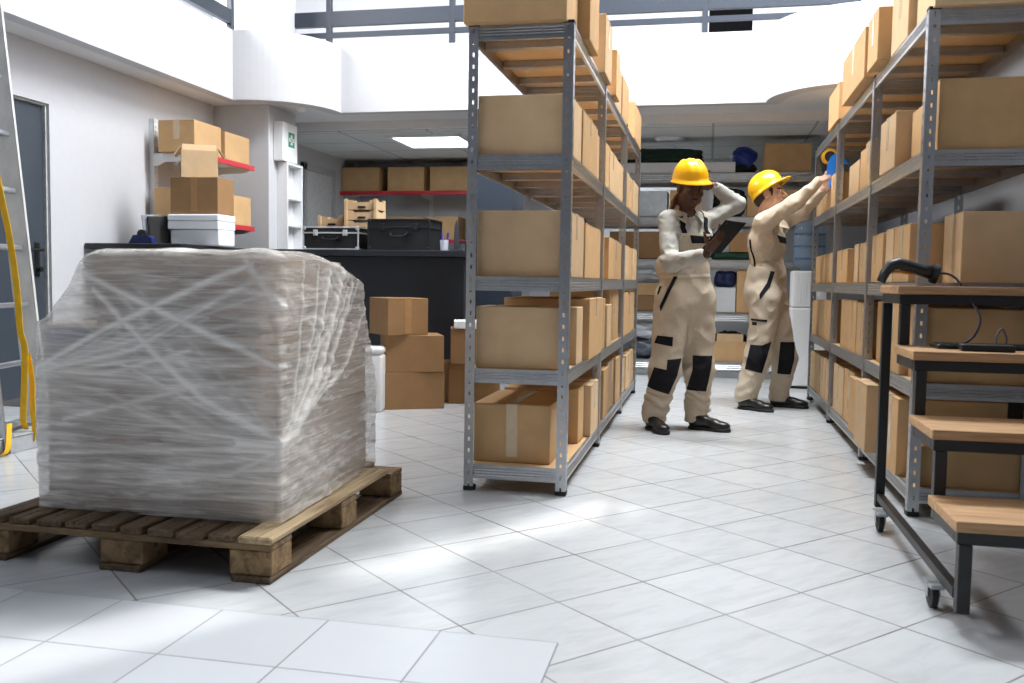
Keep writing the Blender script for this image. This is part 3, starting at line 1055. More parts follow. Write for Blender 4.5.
# ================================================================== dark counter
t = thing('service_counter', 'black L-shaped counter along the left side behind the pallet', 'counter', (-3.0, 7.0, 0))
b = B()
b.box(1.10, -.62, .06, .50, .0, 1.10, .003)
b.build('front_panel', COUNTER, t)
B().box(1.14, -1.33, -.10, .55, 1.102, 1.15, .005).build('worktop', COUNTER, t)
B().box(-1.33, -.66, -1.12, .50, .0, 1.10, .003).build('side_panel', COUNTER, t)
B().box(-1.37, -.60, -1.20, -.105, 1.102, 1.145, .005).build('side_worktop', COUNTER, t)
B().box(1.10, -.62, .045, .058, .0, .08, .002).build('plinth', BLACKPL, t)
t = thing('locker', 'tall dark navy cabinet behind the left steel rack', 'cabinet', (-1.88, 8.25, 0))
B().box(-.17, .17, -.25, .25, .02, 2.28, .006).build('cabinet_body', NAVY, t)
B().box(-.165, .165, -.27, -.252, .04, 2.26, .004).build('cabinet_door', NAVY, t)
B().box(-.16, .16, -.24, .24, 0, .019).build('cabinet_base', BLACKPL, t)
B().box(.10, .115, -.29, -.271, 1.0, 1.15, .003).build('cabinet_handle', ALU, t)


# silver flight case
def flight_case(loc, w, d, h, label, body, metal, rotz=0):
    t = thing('flight_case', label, 'case', loc, rotz)
    B().box(-w / 2 + .004, w / 2 - .004, -d / 2 + .004, d / 2 - .004, .004, h - .004).build('case_body', body, t)
    b = B()
    e = .012
    for sx in (-1, 1):
        for sy in (-1, 1):
            b.box(sx * w / 2 - e / 2, sx * w / 2 + e / 2, sy * d / 2 - e / 2, sy * d / 2 + e / 2, 0, h, .002)
    for z in (e / 2, h - e / 2, h * .73):
        for sy in (-1, 1):
            b.box(-w / 2, w / 2, sy * d / 2 - e / 2, sy * d / 2 + e / 2, z - e / 2, z + e / 2, .002)
        for sx in (-1, 1):
            b.box(sx * w / 2 - e / 2, sx * w / 2 + e / 2, -d / 2, d / 2, z - e / 2, z + e / 2, .002)
    b.build('case_edging', metal, t)
    for sx in (-1, 1):
        for sz in (0, 1):
            B().box(sx * (w / 2 - .008) - .014, sx * (w / 2 - .008) + .014, -d / 2 - .010, -d / 2 + .02, sz * (h - .026) - .002, sz * (h - .026) + .028, .005).build('case_corner', metal, t)
        l = B().box(sx * w * .27 - .02, sx * w * .27 + .02, -d / 2 - .014, -d / 2 - .004, h * .60, h * .86, .003)
        lo = l.build('latch', metal, t)
        B().lathe([(0, 0), (.013, 0), (.013, .008), (0, .010)], (sx * w * .27, -d / 2 - .014, h * .68), 14, Matrix.Rotation(PI / 2, 3, 'X')).build('latch_button', metal, lo)
    b = B()
    b.tube([(-.065, -d / 2 - .004, h * .52), (-.065, -d / 2 - .028, h * .49), (-.05, -d / 2 - .034, h * .44), (.05, -d / 2 - .034, h * .44), (.065, -d / 2 - .028, h * .49), (.065, -d / 2 - .004, h * .52)], .009, 8)
    b.box(-.085, -.055, -d / 2 - .008, -d / 2 - .002, h * .45, h * .6, .002).box(.055, .085, -d / 2 - .008, -d / 2 - .002, h * .45, h * .6, .002)
    b.build('case_handle', BLACKPL, t, smooth='auto')
    return t


flight_case((-3.015, 7.17, 1.151), .475, .30, .188, 'small black case with silver metal edges on the black counter', CASEM, mottled('polished_aluminium', srgb(206, 210, 214), .3, .6))
flight_case((-2.44, 7.20, 1.151), .515, .33, .252, 'larger all-black hard case on the black counter', CASEM, mottled('dark_case_metal', srgb(36, 38, 42), .4, .3))


# stacked card crates with hand holes
def crate(loc, w, d, h, label, group):
    t = thing('fruit_crate', label, 'crate', loc, 0, group)
    b = B()
    b.box(-w / 2, w / 2, -d / 2, d / 2, 0, .006)
    # front and back with a notch in the rim and a hand slot
    for sy in (-1, 1):
        y0, y1 = (sy * d / 2 - .004, sy * d / 2 + .004)
        b.prism([(-w / 2, 0), (w / 2, 0), (w / 2, h), (w * .30, h), (w * .26, h * .78), (-w * .26, h * .78), (-w * .30, h), (-w / 2, h)], 'y', y0, y1)
    for sx in (-1, 1):
        b.prism([(-d / 2, 0), (d / 2, 0), (d / 2, h), (d * .30, h), (d * .26, h * .85), (-d * .26, h * .85), (-d * .30, h), (-d / 2, h)], 'x', sx * w / 2 - .004, sx * w / 2 + .004)
        for sy in (-1, 1):
            b.box(sx * w / 2 - .02, sx * w / 2 + .006, sy * d / 2 - .02, sy * d / 2 + .006, 0, h + .008, .002)
    b.build('crate_body', CARD2, t)
    B().box(-.035, .035, -d / 2 - .0055, -d / 2 - .0045, h * .18, h * .36, .004).build('hand_slot', BLACKPL, t)
    return t


NAMES_ = ['bottom', 'second lowest', 'middle', 'second highest', 'topmost']
for k in range(5):
    crate((-2.845, 7.37, 1.151 + k * .086), .26, .20, .080, f'{NAMES_[k]} card crate of the five stacked between the two cases', 'card crates stacked on the counter')
for k in range(3):
    crate((-3.14, 7.43, 1.151 + k * .10), .20, .18, .092, f'{["bottom", "middle", "topmost"][k]} card crate of the short stack behind the silver-edged case', 'low stack of card crates on the counter')
t = thing('pen_cup', 'small clear cup holding two blue pens on the black counter', 'cup', (-2.06, 7.04, 1.151))
B().lathe([(0, 0), (.030, 0), (.036, .085), (.033, .085), (.028, .004), (0, .004)], seg=20).build('cup_body', glass('clear_plastic', (.8, .85, .9, 1), .05, .45), t, smooth='auto')
for k, (dx, a) in enumerate(((-.008, -.12), (.012, .14))):
    p = thing('pen', ['blue pen leaning left in the clear cup', 'blue pen leaning right in the clear cup'][k], 'pen', (-2.06 + dx, 7.04, 1.157), 0, 'pens in the clear cup')
    B().tube([(0, 0, 0), (a * .12, 0, .12)], .006, 8).build('pen_body', mottled('blue_pen', srgb(30, 60, 200), .3), p)
    B().tube([(a * .10, 0, .10), (a * .135, 0, .137)], .0075, 8).build('pen_cap', mottled('dark_blue_pen', srgb(24, 44, 160), .3), p)
t = thing('display_stand', 'black upright pointed stand on the counter beside the pen cup', 'stand', (-1.965, 7.05, 1.151))
B().box(-.04, .04, -.04, .04, 0, .012, .004).build('stand_base', BLACKPL, t)
B().prism([(-.012, .012), (.024, .012), (.028, .10), (.020, .20), (.002, .245), (-.012, .20), (-.018, .10)], 'y', -.008, .008).build('stand_blade', mottled('dark_grey_plastic', srgb(58, 58, 66), .5), t)
B().box(.03, .085, -.01, .01, .06, .08, .003).box(.075, .088, -.01, .01, 0.0, .08, .003).build('stand_arm', BLACKPL, t)

# foam boxes, boxes and small things on the side worktop
t = thing('foam_box', 'lower white foam box on the side worktop', 'foam box', (-3.70, 6.25, 1.146), 0, 'white foam boxes')
B().box(-.195, .195, -.115, .115, 0, .115, .008, 2).build('box_body', FOAM, t)
t = thing('foam_box', 'upper white foam box under the big taped carton', 'foam box', (-3.71, 6.25, 1.262), 0, 'white foam boxes')
B().box(-.205, .205, -.125, .125, 0, .06, .006, 2).build('box_body', FOAM, t)
B().box(-.207, .207, -.127, .127, .061, .111, .010, 2).build('box_lid', FOAM, t)
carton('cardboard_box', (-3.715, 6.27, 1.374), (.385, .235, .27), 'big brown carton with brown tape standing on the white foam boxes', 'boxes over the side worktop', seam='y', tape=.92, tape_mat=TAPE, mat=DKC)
t = thing('open_carton', 'small tan carton with open flaps on top of the big taped carton', 'cardboard box', (-3.735, 6.27, 1.645), .50, 'boxes over the side worktop')
b = B()
w_, d_, h_ = .25, .17, .20
b.box(-w_ / 2, w_ / 2, -d_ / 2, d_ / 2, 0, .006)
for s_ in (-1, 1):
    b.box(s_ * w_ / 2 - .003, s_ * w_ / 2 + .003, -d_ / 2, d_ / 2, 0, h_)
    b.box(-w_ / 2, w_ / 2, s_ * d_ / 2 - .003, s_ * d_ / 2 + .003, 0, h_)
b.build('box_body', CARD2, t)
for s_ in (-1, 1):
    B().obox((s_ * (w_ / 2 + .028), 0, h_ - .010), (.075, d_ * .96, .005), Matrix.Rotation(s_ * .95, 3, 'Y')).build('flap', CARD2, t)
    B().obox((0, s_ * (d_ / 2 - .02), h_ + .018), (w_ * .96, .005, .06), Matrix.Rotation(s_ * .5, 3, 'X')).build('flap', CARD2, t)
t = thing('tablet_stand', 'grey slanted display panel with black back beside the foam boxes', 'display', (-4.02, 6.12, 1.146), .0)
R_ = Matrix.Rotation(-.10, 3, 'Y') @ Matrix.Rotation(.85, 3, 'Z')
B().obox((-.01, 0, .115), (.15, .012, .215), R_, .004).build('display_screen', mottled('grey_screen', srgb(150, 156, 166), .3), t)
B().obox((.022, .022, .108), (.15, .04, .21), R_, .006).build('display_back', BLACKPL, t)
B().box(-.06, .08, -.05, .08, 0, .012, .004).build('display_foot', BLACKPL, t)
t = thing('tape_dispenser', 'dark blue desk tape dispenser on the side worktop', 'tape dispenser', (-3.98, 5.92, 1.146))
B().prism([(-.10, 0), (.09, 0), (.085, .04), (.05, .062), (-.06, .062)], 'y', -.03, .03).build('dispenser_body', mottled('navy_blue_plastic', srgb(24, 40, 96), .4), t)
B().lathe([(.012, -.016), (.034, -.016), (.034, .016), (.012, .016), (.012, -.016)], (-.005, 0, .068), 20, Matrix.Rotation(PI / 2, 3, 'X')).build('tape_roll', BLACKPL, t)

# ================================================================== wall shelves
def bracket(b, x0, x1, y, z, th=.012, dy=.022):
    b.prism([(x0, z), (x1, z), (x1, z - .03), (x1 - .06, z - .05), (x0 + .10, z - .055), (x0 + .04, z - .085), (x0, z - .085)], 'y', y, y + th)


t = thing('wall_shelf', 'white upright shelving with two red-lipped shelves on the left wall', 'shelf', (XW, 6.60, 0))
for yy in (0, .86):
    b = B()
    u = B()
    perforated(u, .05, 1.05, (0, 1, 0), None, (.045, yy, 1.11), hole=(.012, .016), pitch=.04)
    o = u.build('upright', WPLAST, t, recalc=False)
    md = o.modifiers.new('sheet', 'SOLIDIFY')
    md.thickness = .003
    B().box(.001, .044, yy, yy + .004, 1.11, 2.16).box(.001, .044, yy + .046, yy + .05, 1.11, 2.16).build('upright_side', WPLAST, t)
for z in (1.872, 1.345):
    for yy in (-.02, .83):
        b = B()
        bracket(b, .05, .42, yy, z)
        b.build('bracket', WPLAST, t)
    B().box(.03, .445, -.02, .855, z + .001, z + .012, .002).build('shelf_panel', WPLAST, t)
    B().box(.446, .462, -.02, .855, z - .028, z + .014, .002).build('red_lip', REDM, t)
g_ = 'boxes on the left wall shelves'
carton('cardboard_box', (-4.085, 6.72, 1.886), (.312, .40, .245), 'brown carton with clear tape at the near end of the upper wall shelf', g_, seam='y', tape=.6)
carton('cardboard_box', (-4.075, 7.17, 1.886), (.312, .41, .225), 'brown carton at the far end of the upper wall shelf', g_, seam='y', tape=False)
carton('cardboard_box', (-4.11, 6.75, 1.359), (.36, .44, .25), 'brown carton at the near end of the lower wall shelf', g_, seam='y', tape=False)
carton('cardboard_box', (-4.09, 7.21, 1.359), (.34, .38, .245), 'brown carton at the far end of the lower wall shelf', g_, seam='y', tape=False)

# first aid box and narrow white shelf on the column
t = thing('first_aid_box', 'white first aid box with a green cross sign on the column', 'first aid box', (-3.838, 7.66, 1.965))
B().box(0, .075, 0, .30, 0, .345, .006, 2).build('box_body', WPLAST, t)
B().box(.076, .090, .0, .30, .0, .345, .005, 2).build('box_door', WPLAST, t)
b = B()
cy_, cz_, q = .175, .20, .055
b.box(.0905, .0925, cy_ - .06, cy_ + .06, cz_ - .065, cz_ + .065)
b.build('green_sign', GREENP, t)
B().box(.0926, .0936, cy_ - .018, cy_ + .018, cz_ - .045, cz_ + .045).box(.0926, .0936, cy_ - .05, cy_ + .05, cz_ - .018, cz_ + .018).build('white_cross', WPLAST, t)
t = thing('shelf_tower', 'narrow white open shelf below the first aid box', 'shelf', (-3.838, 7.735, 0))
B().box(0, .012, 0, .32, .02, 1.96).build('back_panel', WPLAST, t)
B().box(.012, .10, 0, .02, .02, 1.96, .002).build('side_panel', WPLAST, t)
B().box(.012, .10, .30, .32, .02, 1.96, .002).build('side_panel', WPLAST, t)
for z in (.02, .40, .78, 1.12, 1.385, 1.63, 1.94):
    B().box(.012, .098, .021, .299, z, z + .018).build('shelf_panel', WPLAST, t)

# back room wall shelving
t = thing('wall_shelf', 'long red-lipped wall shelves across the back room', 'shelf', (-4.35, YBACK, 0))
for z in (1.955, 1.385):
    B().box(.0, 3.1, -.42, -.06, z - .004, z + .010, .002).build('shelf_panel', WPLAST, t)
    B().box(-.06, 3.1, -.438, -.421, z - .032, z + .012, .002).build('red_lip', REDM, t)
for xx in (.03, .98, 1.68, 2.6):
    u = B()
    perforated(u, .05, 1.45, (1, 0, 0), None, (xx, -.045, .75), hole=(.012, .02), pitch=.05)
    o = u.build('upright', WPLAST, t, recalc=False)
    o.modifiers.new('sheet', 'SOLIDIFY').thickness = .003
    for z in (1.955, 1.385):
        B().box(xx + .012, xx + .030, -.40, -.05, z - .06, z - .005).build('bracket', WPLAST, t)
g_ = 'boxes on the back room wall shelves'
for k, (x0, x1) in enumerate(((-4.36, -3.89), (-3.78, -3.33), (-3.255, -2.60), (-2.52, -2.05))):
    carton('cardboard_box', ((x0 + x1) / 2, 10.66, 1.967), (x1 - x0, .34, .285), f"cardboard box on the back room's upper red shelf, {ORD[k + 1]} from its left end", g_, seam='x', tape=False)
for k, (x0, x1) in enumerate(((-3.80, -3.32), (-3.28, -2.91), (-2.80, -2.30))):
    carton('cardboard_box', ((x0 + x1) / 2, 10.66, 1.397), (x1 - x0, .34, .27), f"cardboard box on the back room's lower red shelf, {ORD[k + 1]} from its left end", g_, seam='x', tape=False)

# ================================================================== back steel rack with its stock
BX0, BX1, BY0, BY1 = -1.25, 1.02, 9.20, 9.66
BL = [.16, .64, 1.16, 1.575, 2.0]
t = thing('metal_rack', 'wide grey steel rack across the back behind both workers', 'rack', (-.06, BY0, 0))
for xx in (BX0, -.062, -.058, BX1):
    for yy, sy in ((BY0, 1), (BY1, -1)):
        make_post(t, xx + .06, yy - BY0, 2.02, 1 if xx in (BX0, -.058) else -1, sy)
for z in BL:
    for x0, x1 in ((BX0, -.066), (-.054, BX1)):
        B().prism([(.002 + u, z + v * 1.5) for u, v in beam_profile()], 'x', x0 + .06 + .004, x1 + .06 - .004).build('front_beam', GALV, t)
        B().prism([(BY1 - BY0 - .002 - u, z + v * 1.5) for u, v in beam_profile()], 'x', x0 + .06 + .004, x1 + .06 - .004).build('rear_beam', GALV, t)
        B().box(x0 + .06 + .006, x1 + .06 - .006, .014, BY1 - BY0 - .014, z - .012, z - .001).build('shelf_board', mottled('grey_shelf_board', srgb(170, 172, 174), .6), t)
B().box(BX0 + .06, BX1 + .06, .06, .10, 0, .055).build('kick_board', WPLAST, t)


def stock(name, x0, x1, z0, z1, label, mat, tape=False, y=9.22, d=.38, group=None, cat='cardboard box', seam='y'):
    return carton(name, ((x0 + x1) / 2, y + d / 2, z0), (x1 - x0, d, z1 - z0), label, group, seam=seam, tape=tape, mat=mat, cat=cat)


def lump(name, x0, x1, y0, y1, z0, z1, label, cat, mat, seed=1, rough=.18, power=4.0):
    """a soft folded or stuffed shape"""
    b = B()
    r = bmesh.ops.create_cube(b.bm, size=2)
    bmesh.ops.subdivide_edges(b.bm, edges=b.bm.edges[:], cuts=15, use_grid_fill=True)
    c = Vector(((x0 + x1) / 2, (y0 + y1) / 2, z0))
    for v in b.bm.verts:
        p = v.co
        n = (abs(p.x) ** power + abs(p.y) ** power + abs(p.z) ** power) ** (1 / power)
        q = p / n
        k = 1 + rough * mnoise.noise(Vector((q.x * 1.7 + seed, q.y * 1.7, q.z * 1.7))) + rough * .5 * mnoise.noise(Vector((q.x * 5 + seed, q.y * 5, q.z * 6)))
        v.co = Vector((q.x * k * (x1 - x0) / 2, q.y * k * (y1 - y0) / 2, max(0, (q.z * k + 1) * (z1 - z0) / 2)))
    o = b.build(name, mat, None, smooth=True, loc=c)
    tag(o, label, cat)
    return o


BAGM = mottled('black_bag_fabric', srgb(26, 28, 32), .8, amt=.2, bump=.2)
POLY = M('clear_poly_bag', srgb(214, 220, 226), .15, 0, .6)
POLY.b.inputs['Alpha'].default_value = .6
POLY = POLY.m
gb = 'boxes on the back steel rack'
stock('flat_box', -.98, .22, 2.003, 2.105, 'long flat white box under the green cloth on the back rack top', WPLAST, cat='box', d=.40)
lump('folded_cloth', -1.0, -.11, 9.24, 9.60, 2.106, 2.25, 'dark green folded cloth on the flat white box', 'cloth', GREENC, 3, .14, 5)
stock('cardboard_box', .49, .925, 2.003, 2.275, 'brown box right of the blue helmet on the back rack top', CARD, group=gb)
stock('storage_panel', -.98, -.42, 1.58, 1.83, 'pale grey plastic bin on the back rack behind the woman', mottled('pale_grey_plastic', srgb(186, 192, 196), .4), cat='bin')
stock('cardboard_box', -.40, -.08, 1.58, 1.835, 'brown box behind the braided hair on the back rack', CARD, group=gb)
lump('backpack', .03, .33, 9.25, 9.55, 1.577, 1.86, 'black stuffed bag on the back rack between the workers', 'bag', BAGM, 8, .15, 4)
stock('cardboard_box', .345, .86, 1.58, 1.835, 'brown box on the back rack behind the man\'s helmet', CARD, group=gb)
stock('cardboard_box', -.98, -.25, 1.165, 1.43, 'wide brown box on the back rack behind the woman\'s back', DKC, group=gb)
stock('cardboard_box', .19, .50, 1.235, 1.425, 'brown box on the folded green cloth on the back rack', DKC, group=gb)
lump('folded_cloth', .02, .52, 9.24, 9.60, 1.163, 1.236, 'green folded cloth under a brown box on the back rack', 'cloth', mottled('green_cloth', srgb(34, 72, 56), .9, amt=.2, bump=.3), 5, .10, 6)
stock('white_carton', .06, .262, .645, .89, 'white carton below the blue bag on the back rack', WPLAST, cat='box')
lump('folded_bag', .06, .27, 9.25, 9.52, .892, 1.05, 'dark blue folded bag on the white carton', 'bag', mottled('navy_bag', srgb(22, 36, 78), .7, amt=.2), 2, .14, 4)
stock('cardboard_box', .27, .60, .645, 1.06, 'tall brown box beside the white carton on the back rack', CARD, group=gb)
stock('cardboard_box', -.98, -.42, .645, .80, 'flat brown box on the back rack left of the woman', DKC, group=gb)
stock('cardboard_box', -.96, -.44, .803, .92, 'brown box lying on the flat box left of the woman', CARD, group=gb)
lump('plastic_bag', -.92, -.44, 9.24, 9.56, .922, 1.08, 'clear crumpled plastic bag on the boxes left of the woman', 'plastic bag', POLY, 6, .3, 3)
lump('plastic_bag', -.90, -.46, 9.24, 9.56, .163, .36, 'dark crumpled plastic bag on the lowest back shelf', 'plastic bag', mottled('dark_bag', srgb(70, 76, 88), .3, amt=.3), 7, .25, 3)
lump('plastic_bag', -.88, -.42, 9.25, 9.55, .362, .55, 'clear plastic bag with a green print heaped on the dark bag', 'plastic bag', POLY, 9, .3, 3)
t = thing('open_carton', 'open brown box full of black items on the lowest back shelf', 'cardboard box', (.22, 9.40, .161))
b = B()
w_, d_, h_ = .36, .32, .20
b.box(-w_ / 2, w_ / 2, -d_ / 2, d_ / 2, 0, .006)
for s_ in (-1, 1):
    b.box(s_ * w_ / 2 - .003, s_ * w_ / 2 + .003, -d_ / 2, d_ / 2, 0, h_)
    b.box(-w_ / 2, w_ / 2, s_ * d_ / 2 - .003, s_ * d_ / 2 + .003, 0, h_)
b.build('box_body', CARD, t)
B().obox((0, -d_ / 2 - .01, h_ + .035), (w_ * .7, .005, .085), Matrix.Rotation(.3, 3, 'X')).build('flap', CARD2, t)
for s_ in (-1, 1):
    B().obox((s_ * (w_ / 2 + .03), 0, h_ + .01), (.075, d_ * .9, .005), Matrix.Rotation(s_ * .8, 3, 'Y')).build('flap', CARD2, t)
lump('folded_bag', .07, .37, 9.27, 9.53, .17, .44, 'black folded items filling the open brown box', 'bag', BAGM, 4, .2, 4)


# ================================================================== helmets
def helmet_parts(parent, R, c, mat, s=1.0):
    """dome, brim with a longer peak in front (local +y), raised ridges"""
    b = B()
    nu, nv = 40, 14
    pk = .042 if s < 1 else .048
    rings = []
    for j in range(nv + 1):
        f = j / nv * PI / 2
        ring = []
        for i in range(nu):
            a = 2 * PI * i / nu
            ex, ey, ez = .112, .130, .128
            k = math.cos(f) ** .8
            x, y, z = ex * k * math.cos(a), ey * k * math.sin(a), ez * math.sin(f) ** .95
            rd = 0
            if j > 1:
                for xc in (-.045, 0, .045):
                    rd = max(rd, .007 * math.exp(-((x - xc) / .011) ** 2) * min(1, (j - 1) / 3))
            nz = Vector((x / ex ** 2, y / ey ** 2, z / ez ** 2)).normalized()
            ring.append(b.bm.verts.new(Vector(c) + R @ (s * (Vector((x, y, z)) + nz * rd))))
        rings.append(ring)
    brim = []
    for i in range(nu):
        a = 2 * PI * i / nu
        fr = max(0, math.sin(a)) ** 2
        w = .010 + pk * fr
        x, y = .112 * math.cos(a), .130 * math.sin(a)
        d = Vector((math.cos(a), math.sin(a), 0))
        brim.append((b.bm.verts.new(Vector(c) + R @ (s * (Vector((x, y, -.012)) + d * w + Vector((0, 0, -.008 * fr))))),
                     b.bm.verts.new(Vector(c) + R @ (s * (Vector((x, y, -.018)) + d * w + Vector((0, 0, -.008 * fr))))),
                     b.bm.verts.new(Vector(c) + R @ (s * (Vector((x * .96, y * .96, -.02)))))))
    for i in range(nu):
        k = (i + 1) % nu
        for j in range(nv):
            if j < nv - 1:
                b.bm.faces.new((rings[j][i], rings[j][k], rings[j + 1][k], rings[j + 1][i]))
        b.bm.faces.new((brim[i][0], brim[k][0], rings[0][k], rings[0][i]))
        b.bm.faces.new((brim[i][1], brim[k][1], brim[k][0], brim[i][0]))
        b.bm.faces.new((brim[i][2], brim[k][2], brim[k][1], brim[i][1]))
    b.bm.faces.new(rings[nv - 1])
    bmesh.ops.recalc_face_normals(b.bm, faces=b.bm.faces)
    if parent is None:
        return b
    return b.build('hard_hat', mat, parent, smooth=True)


R_ = Matrix.Rotation(.5, 3, 'Z') @ Matrix.Rotation(-.95, 3, 'Y') @ Matrix.Rotation(.2, 3, 'X')
o = helmet_parts(None, R_, (0, 0, 0), BLUEPL).build('hard_hat', BLUEPL, None, smooth=True, loc=(.315, 9.36, 2.145))
tag(o, 'dark blue safety helmet tilted on a black bag atop the back rack', 'helmet')
lump('bag', .12, .42, 9.26, 9.52, 2.003, 2.10, 'black bag under the blue safety helmet', 'bag', BAGM, 11, .2, 3)

# ================================================================== water cooler
t = thing('water_cooler', 'white water cooler with an upturned blue bottle in the far right corner', 'water cooler', (.88, 8.66, 0))
B().box(-.15, .15, -.15, .15, .02, .72, .012, 2).build('cabinet', WPLAST, t)
B().box(-.152, .152, -.152, .152, 0, .019).build('base', BLACKPL, t)
b = B()
b.box(-.148, .148, -.148, .148, .722, 1.05, .014, 2)
for k in range(10):
    b.box(-.11 + k * .024, -.102 + k * .024, -.152, -.147, .76, 1.02, .001)
b.build('tap_panel', WPLAST, t)
BOT = M('blue_bottle', srgb(124, 148, 172), .08, 0, .6)
BOT.b.inputs['Alpha'].default_value = .5
B().lathe([(0, 1.051), (.06, 1.051), (.075, 1.07), (.135, 1.10), (.14, 1.14), (.134, 1.155), (.14, 1.17), (.14, 1.25), (.134, 1.265), (.14, 1.28), (.14, 1.36), (.134, 1.375), (.14, 1.39), (.135, 1.455), (.10, 1.485), (0, 1.487)], seg=32).build('water_bottle', BOT.m, t, smooth=True)
RIB = mottled('dark_blue_plastic', srgb(78, 98, 122), .2, amt=.05)
for z in (1.16, 1.27, 1.38):
    B().lathe([(.1345, z - .008), (.1385, z - .008), (.1385, z + .008), (.1345, z + .008), (.1345, z - .008)], seg=32).build('bottle_rib', RIB, t, smooth='auto')

# ================================================================== stepped cart on wheels
CX0, CX1 = .665, 1.50
t = thing('step_cart', 'black-framed stepped display cart with pale wood shelves in the right foreground', 'cart', (CX0, 2.70, 0))
steps = [(2.58, 2.90, .305), (2.88, 3.20, .503), (3.18, 3.50, .713), (3.47, 3.82, .925)]
q = .034
for i, (y0, y1, zt) in enumerate(steps):
    B().box(-.008, CX1 - CX0, y0 - 2.70, y1 - 2.70, zt - .030, zt, .004, 2).build('wood_shelf', OAK, t)
    ya, yb, zb = y0 - 2.70 + .012, y1 - 2.70 - .012, zt - .031
    b = B()
    b.box(0, CX1 - CX0, ya, ya + q, zb - q, zb, .002).box(0, CX1 - CX0, yb - q, yb, zb - q, zb, .002)
    b.box(0, q, ya + q, yb - q, zb - q, zb, .002).box(CX1 - CX0 - q, CX1 - CX0, ya + q, yb - q, zb - q, zb, .002)
    b.build('shelf_frame', BLACKST, t)
    lo = .052 if i == 0 else steps[i - 1][2] + .001
    for xx in (.0, CX1 - CX0 - q):
        B().box(xx + .006, xx + .006 + q, ya, ya + q, lo, zb - q - .0005, .002).build('front_leg', BLACKST, t)
for xx in (.0, CX1 - CX0 - q):
    B().box(xx, xx + q, 1.075, 1.075 + q, .055, .858, .002).build('rear_leg', BLACKST, t)
    B().box(xx + .004, xx + q - .004, -.07, 1.074, .082, .112, .002).build('base_rail', BLACKST, t)
CAST = mottled('caster_steel', srgb(170, 174, 178), .35, .7)
for xx in (.02, CX1 - CX0 - .02):
    for yy in (.09, .92):
        w = B().lathe([(0, -.012), (.03, -.012), (.039, -.008), (.039, .008), (.03, .012), (0, .012)], (xx - .028, yy, .039), 24, Matrix.Rotation(PI / 2, 3, 'Y')).build('caster_wheel', RUBBER, t, smooth='auto')
        b = B()
        b.box(xx - .05, xx + .0, yy - .02, yy + .03, .074, .081, .002)
        b.box(xx - .046, xx - .043, yy - .014, yy + .014, .034, .08, .001).box(xx - .013, xx - .010, yy - .014, yy + .014, .034, .08, .001)
        b.box(xx - .048, xx - .008, yy - .055, yy - .022, .068, .079, .003)
        b.build('caster_fork', CAST, t)
t = thing('barcode_scanner', 'black handheld barcode scanner with cable on the cart\'s top shelf', 'scanner', (.70, 3.55, .9255))
b = B()
pts = [(-.088, 0, .012), (-.075, 0, .045), (-.055, 0, .072), (-.028, 0, .080), (.0, 0, .072), (.05, 0, .055), (.085, 0, .047)]
b.tube(pts, [.018, .021, .024, .026, .024, .026, .031], 14, flat=.85)
b.build('scanner_body', BLACKPL, t, smooth=True)
B().tube([(.083, 0, .047), (.103, 0, .042)], [.034, .036], 16).build('scanner_head', RUBBER, t, smooth='auto')
B().tube([(-.05, 0, .048), (-.02, 0, .050), (.02, 0, .043)], [.006, .007, .006], 8).build('trigger', mottled('orange_trigger', srgb(190, 120, 40), .5), t, smooth=True)
b = B()
cp = [(.10, 0, .045), (.135, -.01, .044), (.165, -.03, .02), (.185, -.05, -.03), (.215, -.08, -.075), (.222, -.11, -.12), (.20, -.14, -.165), (.165, -.17, -.19), (.13, -.185, -.2)]


def spline(P, n=6):
    P = [Vector(p) for p in P]
    out = []
    for i in range(len(P) - 1):
        p0, p1, p2, p3 = P[max(i - 1, 0)], P[i], P[i + 1], P[min(i + 2, len(P) - 1)]
        for k in range(n):
            u = k / n
            out.append(.5 * ((2 * p1) + (p2 - p0) * u + (2 * p0 - 5 * p1 + 4 * p2 - p3) * u * u + (3 * p1 - p0 - 3 * p2 + p3) * u ** 3))
    out.append(P[-1])
    return out


b.tube(spline(cp), .0042, 8).build('cable', mottled('dark_cable', srgb(40, 42, 52), .5), t, smooth=True)
t = thing('keyboard', 'thin black keyboard on the cart\'s second highest shelf', 'keyboard', (.93, 3.385, .714), .06)
B().box(-.17, .17, -.05, .05, 0, .014, .004, 2).build('keyboard_base', BLACKPL, t)
b = B()
for r in range(5):
    for k in range(15):
        b.box(-.158 + k * .0212, -.158 + k * .0212 + .017, -.042 + r * .0172, -.042 + r * .0172 + .0135, .0142, .0175)
o = b.build('keys', RUBBER, t)
o['kind'] = 'stuff'
t = thing('docking_box', 'small flat black device with a wire loop beside the keyboard', 'device', (.90, 3.27, .714), -.1)
B().box(-.08, .08, -.035, .035, 0, .022, .004, 2).build('device_body', BLACKPL, t)
b = B()
b.tube(spline([(.03, .01, .022), (.03, .012, .05), (.045, .015, .075), (.06, .018, .05), (.062, .02, .022)]), .003, 8)
b.build('wire_loop', mottled('grey_wire', srgb(90, 92, 98), .5), t)
t = thing('charger', 'black charger with a cable on the cart\'s second lowest shelf', 'charger', (1.03, 3.10, .5035))
B().box(-.05, .06, -.04, .04, 0, .03, .006, 2).build('charger_body', BLACKPL, t)
B().tube(spline([(-.04, 0, .03), (-.04, .0, .06), (-.01, .01, .075), (.03, .02, .07), (.05, .03, .031)]), .004, 8).build('cable', BLACKPL, t)

